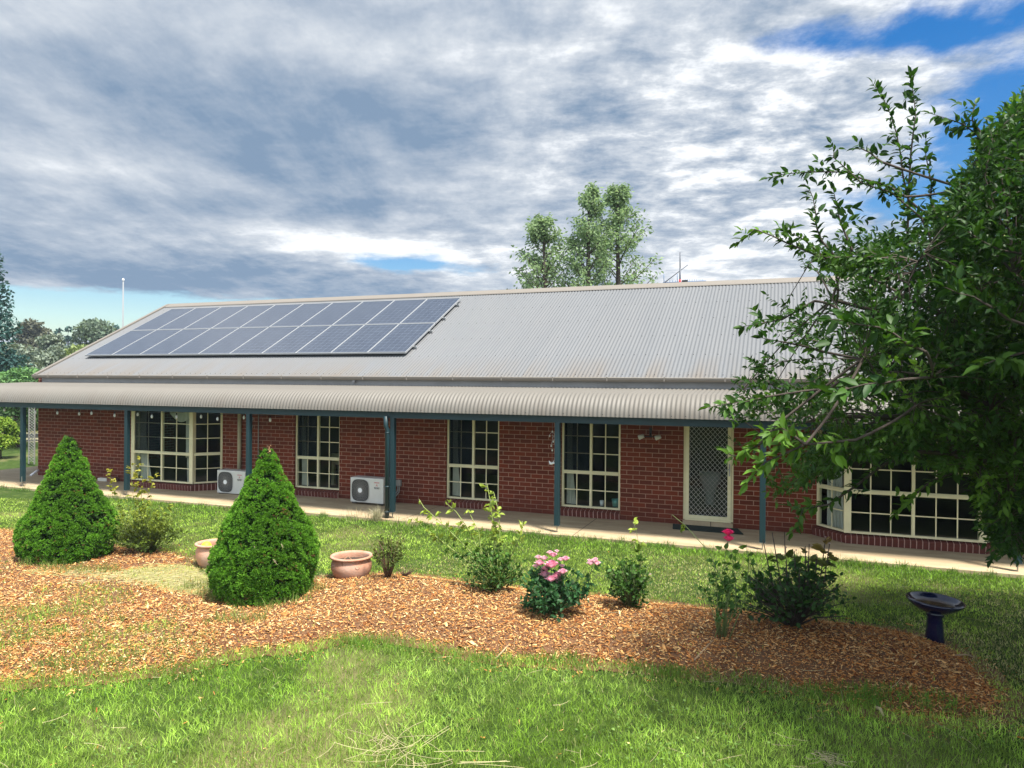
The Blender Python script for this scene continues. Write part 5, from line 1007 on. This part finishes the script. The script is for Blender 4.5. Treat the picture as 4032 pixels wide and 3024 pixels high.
for e in ends:
    d = e-fork; c_ = fork+d*.4+np.array([0, 0, .55+.2*RNG.random()])*np.linalg.norm(d)*.45; q = bez(fork, c_, e, 9)+RNG.normal(size=(9, 3))*.02*np.linspace(0, 1, 9)[:, None]; q[0] = fork
    mb.tube(list(q), list(np.linspace(.062, .013, 9)), 7, cap=False); LP += [(p, .062-.049*i/8) for i, p in enumerate(q)][2:]
LPp = np.array([p for p, _ in LP]); mb.build('trunk', M['bark'], tree)
tw = MB(); P_, D_, S_ = [], [], []
def leaves_along(pts, sz, step, P_, D_, S_):
    for i in range(len(pts)-1):
        seg = pts[i+1]-pts[i]; L = np.linalg.norm(seg)+1e-6; m_ = max(1, int(L/step)); s_ = seg/L
        for j in range(m_):
            a = RNG.random()*6.28; r_ = unit(np.cross(s_, RNG.normal(size=3))); P_.append(pts[i]+seg*(j+RNG.random())/m_); D_.append(r_*.9+s_*.7+np.array([0, 0, -.12])); S_.append(sz*(.6+.65*RNG.random()))
    P_.append(pts[-1]); D_.append(unit(pts[-1]-pts[-2])); S_.append(sz)
nodes = np.array(TW); parents = []
sub = nodes[RNG.choice(n, 560, replace=False)]                # secondary branch ends, each joined to a limb
for e in sub:
    i = np.argmin(np.linalg.norm(LPp-e, axis=1)+.25*np.linalg.norm(LPp-fork, axis=1)*0); p0 = LPp[i]; c_ = (p0+e)/2+np.array([0, 0, .08*np.linalg.norm(e-p0)]); q = bez(p0, c_, e, 5); tw.tube(list(q), [.012, .010, .008, .006, .004], 4, cap=False); parents += list(q[1:])
PP = np.array(parents); PP = np.concatenate([PP, LPp])
for i, e in enumerate(nodes):
    dd = np.linalg.norm(PP-e, axis=1); p0 = PP[np.argmin(dd)]; L = dd.min()
    if L > 1.1: continue
    if L < .08: p0 = e+np.array([.1, .05, -.12])*RNG.random()
    d = unit(e-fork)*.5+unit(e-p0)*.6+RNG.normal(size=3)*.25+np.array([0, 0, .05]); end = e+unit(d)*.10; q = [p0, (p0+e)/2+np.array([0, 0, .02]), e, end]
    if i % 3 == 0: tw.tube(q, [.005, .004, .003, .0015], 3, cap=False)
    leaves_along(q[1:], .062, .0180, P_, D_, S_)
for pts, dd, sz in SH:
    q = np.array([atD(a, b, dd+.03*i) for i, (a, b) in enumerate(pts)]); qq = [q[0]]
    for i in range(len(q)-1): qq += [(q[i]*.5+q[i+1]*.5)+RNG.normal(size=3)*.008, q[i+1]]
    tw.tube(qq, list(np.linspace(.011, .002, len(qq))), 5, cap=False); sz = max(sz, .062)*1.3; leaves_along(qq, sz, .020, P_, D_, S_); leaves_along(qq, sz, .05, P_, D_, S_)
    j = np.argmin(np.linalg.norm(PP-q[0], axis=1)); tw.tube(list(bez(PP[j], (PP[j]+q[0])/2-.25*(q[1]-q[0]), q[0], 6)), [.010]*6, 5, cap=False)
    for i in range(1, len(qq)-1):                            # short side spurs
        e = qq[i]+RNG.normal(size=3)*.07; leaves_along([qq[i], e], sz, .022, P_, D_, S_)
tw.build('branches', M['bark'], tree)
P_ = np.array(P_); D_ = np.array(D_); S_ = np.array(S_); print('big tree leaves', len(P_))
u = np.clip((fbm(P_[:, 0]+P_[:, 1]*.7, P_[:, 2]+P_[:, 1]*.3, 1.5, 91)-.48)*3.2, 0, 1)[:, None]*.8+.2*RNG.random((len(P_), 1))       # brightness varied per clump in the leaf colour: lime among dark green
lcol = (np.array([.018, .062, .010])*(1-u)+np.array([.15, .29, .03])*u)*(.75+.5*RNG.random((len(P_), 1)))
leafmesh('foliage', P_, D_, rdir(len(P_), 1.6), S_, S_*.44, lcol, M['leaf'], tree)
i = RNG.choice(len(P_), 900, replace=False); fb = MB()
for p in P_[i]:
    c = p+RNG.normal(size=3)*.02; fb.add([c+np.array(v)*.0075 for v in ((1, 0, 0), (-1, 0, 0), (0, 1, 0), (0, -1, 0), (0, 0, 1), (0, 0, -1))], [(0, 2, 4), (2, 1, 4), (1, 3, 4), (3, 0, 4), (2, 0, 5), (1, 2, 5), (3, 1, 5), (0, 3, 5)], True)
o = fb.build('small_fruit', mat('unripe_fruit', (.30, .36, .10), .4), tree); o['kind'] = 'stuff'
# ---- three feathery conifers behind the house
def feathery(px, topy, dep, w_, label, lean=0., n=6500, basepy=1640):
    ax = atD(px, 900, dep); top = atD(px, topy, dep)[2]; sc = FPX/K/dep; R = w_/2/sc; b = np.array([ax[0], ax[1], G0])
    t = thing('feathery_tree', tuple(b), label, 'tree', 'trees behind the house'); mb = MB(); T = np.array([b[0]+lean, b[1], top])
    q = bez(b, (b+T)/2+np.array([lean*.2, 0, 0]), T, 9); mb.tube(list(q), list(np.linspace(.20, .02, 9)), 8).build('trunk', M['bark'], t)
    br_ = MB(); P_, D_ = [], []; H = top-b[2]
    for i in range(84):
        u = .22+.77*RNG.random(); p0 = q[0]*0+np.array([np.interp(u, np.linspace(0, 1, 9), q[:, k_]) for k_ in range(3)]); a = RNG.random()*6.28
        Rm = R*np.interp(u, [.2, .5, .75, .9, 1.], [1.05, .96, .66, .36, .07])*(.7+.4*RNG.random()); e = p0+np.array([Rm*math.cos(a), Rm*math.sin(a), Rm*.95]); e[2] = min(e[2], top+.1*RNG.random()); c_ = (p0+e)/2+np.array([0, 0, -.08*Rm])
        s_ = bez(p0, c_, e, 6); br_.tube(list(s_), list(np.linspace(.045*(1-u*.6), .008, 6)), 4, cap=False)
        m_ = int(n/84); v = .22+.80*RNG.random(m_)**.8; pp = np.stack([np.interp(np.clip(v, 0, 1), np.linspace(0, 1, 6), s_[:, k_]) for k_ in range(3)], 1)
        P_.append(pp+RNG.normal(size=(m_, 3))*np.array([.15, .15, .13])*(.5+.5*Rm/R)); D_.append(RNG.normal(size=(m_, 3))*.8+np.array([math.cos(a), math.sin(a), -.5]))
    br_.build('branches', M['bark'], t); P_ = np.concatenate(P_); D_ = np.concatenate(D_); k = P_[:, 2] > 1.; P_, D_ = P_[k], D_[k]
    leafy('foliage', P_, D_, .075+.10*RNG.random(len(P_)), .46, (.15, .24, .11), (.31, .42, .21), M['leafthin'], t, True, up=.5)
M['leafthin'] = leafmat('thin_feathery_leaf', .55, .6, .2, tint=(1, 1, .8))
feathery(1268, 402, 23, 150, 'feathery light green tree behind the roof, the middle and tallest of three', n=7400)
feathery(1345, 404, 24, 190, 'feathery light green tree behind the roof, right of the tallest', lean=-.25, n=8800)
feathery(1192, 470, 23.5, 185, 'feathery light green tree behind the roof, the lowest and leftmost of three', lean=-.35, n=7600)
# ---- distant and garden trees
def clumptree(name, px, topy, dep, w_, label, lo, hi, leaf=.25, n=2600, group='distant trees beyond the garden', shape='round', zbase=G0, trunkr=None, asp=.6, cat='tree', crown0=.25, ncl=26, sub=None):
    ax = atD(px, 900, dep); top = float(atD(px, topy, dep)[2]); sc = FPX/K/dep; R = w_/2/sc; b = np.array([ax[0], ax[1], zbase]); H = top-zbase
    t = thing(name, tuple(b), label, cat, group); tr = trunkr or max(.04, H*.022); mb = MB(); f_ = b+np.array([RNG.normal()*.1, 0, H*.35]); mb.tube([b-[0, 0, .1], (b+f_)/2+np.array([tr, 0, 0]), f_, b+np.array([0, 0, H*.8])], [tr, tr*.8, tr*.65, tr*.25], 7)
    cl = []
    for i in range(ncl):
        u = RNG.random()
        if shape == 'round': el = math.acos(1-1.15*u) if u < .98 else 1.5; a = RNG.random()*6.28; c = b+np.array([R*.72*math.sin(el)*math.cos(a), R*.72*math.sin(el)*math.sin(a), H*(crown0+(1-crown0)*.5)+(H*(1-crown0)*.5-.22*R)*math.cos(el*1.35)]); r_ = R*(.25+.16*RNG.random())
        else: zz_ = crown0+(1-crown0)*u**1.1; a = RNG.random()*6.28; rr = R*(1.02-zz_)*.85; c = b+np.array([rr*math.cos(a), rr*math.sin(a), H*zz_]); r_ = R*.30
        cl.append((c, r_)); mb.tube([f_ if c[2] > f_[2] else b+np.array([0, 0, H*.22]), (f_+c)/2-np.array([0, 0, .1*R]), c], [tr*.4, tr*.28, tr*.1], 4, cap=False)
    mb.build('trunk', M['bark'], t); m_ = int(n*1.5)//ncl; asp = max(asp, .75) if leaf > .12 else asp; P_, D_, N_ = [], [], []
    for c, r_ in cl:
        v = rdir(m_, .25); rad = (r_*(.55+.5*RNG.random(m_)**.5))[:, None]; P_.append(c+v*rad*np.array([1.15, 1.15, .8])); D_.append(v+RNG.normal(size=(m_, 3))*.9); N_.append(v+RNG.normal(size=(m_, 3))*.4+np.array([0, 0, .4]))
    P_ = np.concatenate(P_); k = P_[:, 2] > zbase+.03; L = leaf*(.6+.7*RNG.random(len(P_)))
    leafy('foliage', P_[k], np.concatenate(D_)[k], L[k], asp, lo, hi, M['needle'] if leaf > .06 else M['leaf'], t, True, N_=np.concatenate(N_)[k])
    return t
OL = ((.085, .125, .085), (.17, .22, .15)); DKB = ((.03, .075, .07), (.06, .135, .12)); GR = ((.08, .18, .06), (.16, .30, .10)); YG = ((.16, .22, .08), (.29, .35, .14)); GY = ((.13, .17, .13), (.25, .29, .22))
for args in (
    ('dark_pine', -48, 540, 34, 215, 'dark pine with ragged limbs cut by the left edge of the photo', *DKB, .18, 8500, None, 'cone', G0, .25, .35, 'tree', .12, 80),
    ('gum_tree', 202, 688, 75, 108, 'big round-domed olive gum tree on the skyline left of the white pole', *OL, .42, 3800, 'distant trees beyond the garden', 'round', G0, .3, .6, 'tree', .15, 34),
    ('gum_tree', 70, 695, 88, 84, 'rusty olive gum tree on the skyline beside the dark pine', (.08, .085, .06), (.15, .15, .10), .45, 2600),
    ('gum_tree', 108, 722, 60, 70, 'grey-green bushy gum below the skyline, left of centre between the pine and the domed gum', *GY, .34, 2000),
    ('distant_pine', 124, 708, 105, 26, 'pointed dark blue-green pine in the skyline gap', *DKB, .4, 700, 'row of dark pines on the skyline', 'cone', G0, .2, .5, 'tree', .05, 20),
    ('distant_pine', 146, 706, 105, 24, 'second pointed dark pine in the skyline gap, just left of the domed gum', *DKB, .4, 700, 'row of dark pines on the skyline', 'cone', G0, .2, .5, 'tree', .05, 20),
    ('distant_pine', 248, 708, 105, 26, 'pointed dark pine right of the domed gum, under the white pole', *DKB, .4, 700, 'row of dark pines on the skyline', 'cone', G0, .2, .5, 'tree', .05, 20),
    ('distant_pine', 136, 712, 108, 24, 'lowest dark pine in the skyline gap between two taller ones', *DKB, .4, 600, 'row of dark pines on the skyline', 'cone', G0, .2, .5, 'tree', .05, 20),
    ('leafy_tree', 175, 745, 52, 90, 'yellow-green round tree below the domed gum', *YG, .28, 2400), ('leafy_tree', 225, 752, 50, 84, 'mid green tree touching the sloping roof edge', *GR, .26, 2200),
    ('leafy_tree', 30, 742, 46, 120, 'grey-green spreading tree at the left edge below the rusty gum', *GY, .25, 2800), ('leafy_tree', 120, 752, 44, 74, 'pale grey-green tree in front of the yellow-green one', *GY, .22, 2200),
    ('leafy_tree', 40, 788, 32, 150, 'bright green hedge-like tree just above the verandah roof at the left edge', *GR, .16, 4200), ('leafy_tree', 130, 792, 33, 110, 'green bushy tree above the verandah roof, beside the roof corner', *GR, .17, 3200),
    ('leafy_tree', -90, 700, 48, 170, 'dull green tree behind the pine beyond the left edge', *OL, .3, 2600), ('leafy_tree', 265, 775, 46, 60, 'green tree low behind the sloping roof edge', *OL, .25, 1500)):
    clumptree(*args)
# small tree with a bare leaning trunk, bright shrub and wire fence seen under the verandah
def yardtree():
    dep = 27.5; b = atD(36, 968, dep); b[2] = G0; t = thing('garden_tree', tuple(b), 'small dark tree with a bare forked trunk seen under the verandah at the left', 'tree'); A = lambda px, py, d=0: atD(px, py, dep+d)
    mb = MB().tube([A(38, 966)-[0, 0, .05], A(32, 950), A(31, 925), A(34, 900)], [.13, .10, .09, .08], 8).tube([A(34, 900), A(26, 880), A(18, 860)], [.06, .045, .02], 6).tube([A(34, 900), A(42, 885), A(50, 868)], [.06, .045, .02], 6).tube([A(33, 905), A(36, 880), A(38, 850)], [.05, .035, .02], 6); mb.build('trunk', M['bark'], t)
    n = 3600; P_ = np.array([A(34+RNG.normal()*30, 862+RNG.normal()*20, RNG.normal()*.9) for _ in range(n)]); P_ = P_[P_[:, 2] > .9]; leafy('foliage', P_, rdir(len(P_)), .10+.08*RNG.random(len(P_)), .5, (.03, .075, .03), (.08, .15, .05), M['needle'], t, True)
yardtree()
clumptree('bright_shrub', 2, 898, 23.5, 64, 'bright yellow-green shrub under the verandah at the left edge', (.13, .24, .03), (.28, .38, .05), .085, 2600, None, 'round', G0, .03, .6, 'shrub', .05, 22)
clumptree('yard_shrub', 62, 870, 30, 60, 'dull green shrub behind the far corner of the house', (.05, .09, .03), (.12, .18, .06), .10, 1800, None, 'round', G0, .04, .5, 'shrub', .1, 20)
f_ = thing('wire_fence', (-34, 14, G0), 'low post and wire fence crossing the paddock behind the verandah', 'fence'); b = MB()
for z_ in (.45, .8, 1.1): b.tube([(-60, 15.5, z_), (-34, 18, z_), (-22, 19, z_)], .012, 4)
b.build('wire', M['steel'], f_)
for i in range(9): x = -58+i*4.4; MB().tube([(x, 15.5+(x+60)*.09, G0-.1), (x, 15.5+(x+60)*.09, 1.2)], .05, 6).build('fence_post', M['grille'], f_)
# lattice trellis with a climber at the back corner of the verandah
tr = thing('trellis', (-19.9, 4.2, 0), 'narrow weathered metal trellis standing at the far house corner', 'trellis'); A = atY(68, 930, 3.2); xx = float(A[0]); b = MB()
for dx in (-.11, .13): b.box(xx+dx-.014, xx+dx+.014, 3.19, 3.22, 0, 2.2)
for k_ in range(26): z_ = .05+k_*.083; b.bar((xx-.10, 3.205, z_), (xx+.12, 3.205, z_+.12), .012, .012, (0, 1, 0)).bar((xx+.12, 3.208, z_), (xx-.10, 3.208, z_+.12), .012, .012, (0, 1, 0))
b.build('lattice', M['grille'], tr); tr.location = (xx, 3.2, 0)
for ch in tr.children: ch.location = (0, 0, 0); 
for ch in tr.children:
    ch.data.transform(Matrix.Translation((-19.9-xx, 4.2-3.2, 0)))
M['aerialpole'] = mat('dull_white_pole', (.20, .21, .22), .6)
# white pole behind the far end of the roof
A = atD(266, 640, 27); fp = thing('flagpole', (A[0], A[1], G0), 'tall plain white pole behind the left end of the roof', 'pole')
tz = float(atD(267, 606, 27)[2]); MB().tube([(A[0], A[1], G0), (A[0], A[1], tz)], [.032, .024], 12).build('pole', M['aerialpole'], fp); MB().lathe([(.001, .09), (.03, .07), (.045, .03), (.038, 0)], (A[0], A[1], tz), 12).build('cap', M['hubwhite'], fp)
# tuft of a tree top just showing over the ridge
clumptree('treetop', 1097, 625, 30, 34, 'dark treetop just peeping over the ridge left of the feathery trees', (.04, .08, .03), (.08, .14, .05), .14, 500, None, 'round', G0, .08, .6, 'tree', .6, 12)
# trees behind the camera keep the garden closed (seen only in the window glass)
for i in range(5):
    a = CAMP+np.array([-22+i*9., -16-2*(i % 2), 0]); 
# ---------------------------------------------------------------- the air
hm = bpy.data.materials.new('air'); hm.use_nodes = True; n = NT(hm.node_tree)
v = n.n('ShaderNodeVolumePrincipled', inp={'Color': (.75, .87, 1., 1), 'Density': .0006, 'Anisotropy': .2}); o_ = n.n('ShaderNodeOutputMaterial'); hm.node_tree.links.new(v.outputs[0], o_.inputs['Volume'])
tag(MB().box(-424, 304, -124, 424, -1.2, 16).build('haze', hm), kind='stuff')
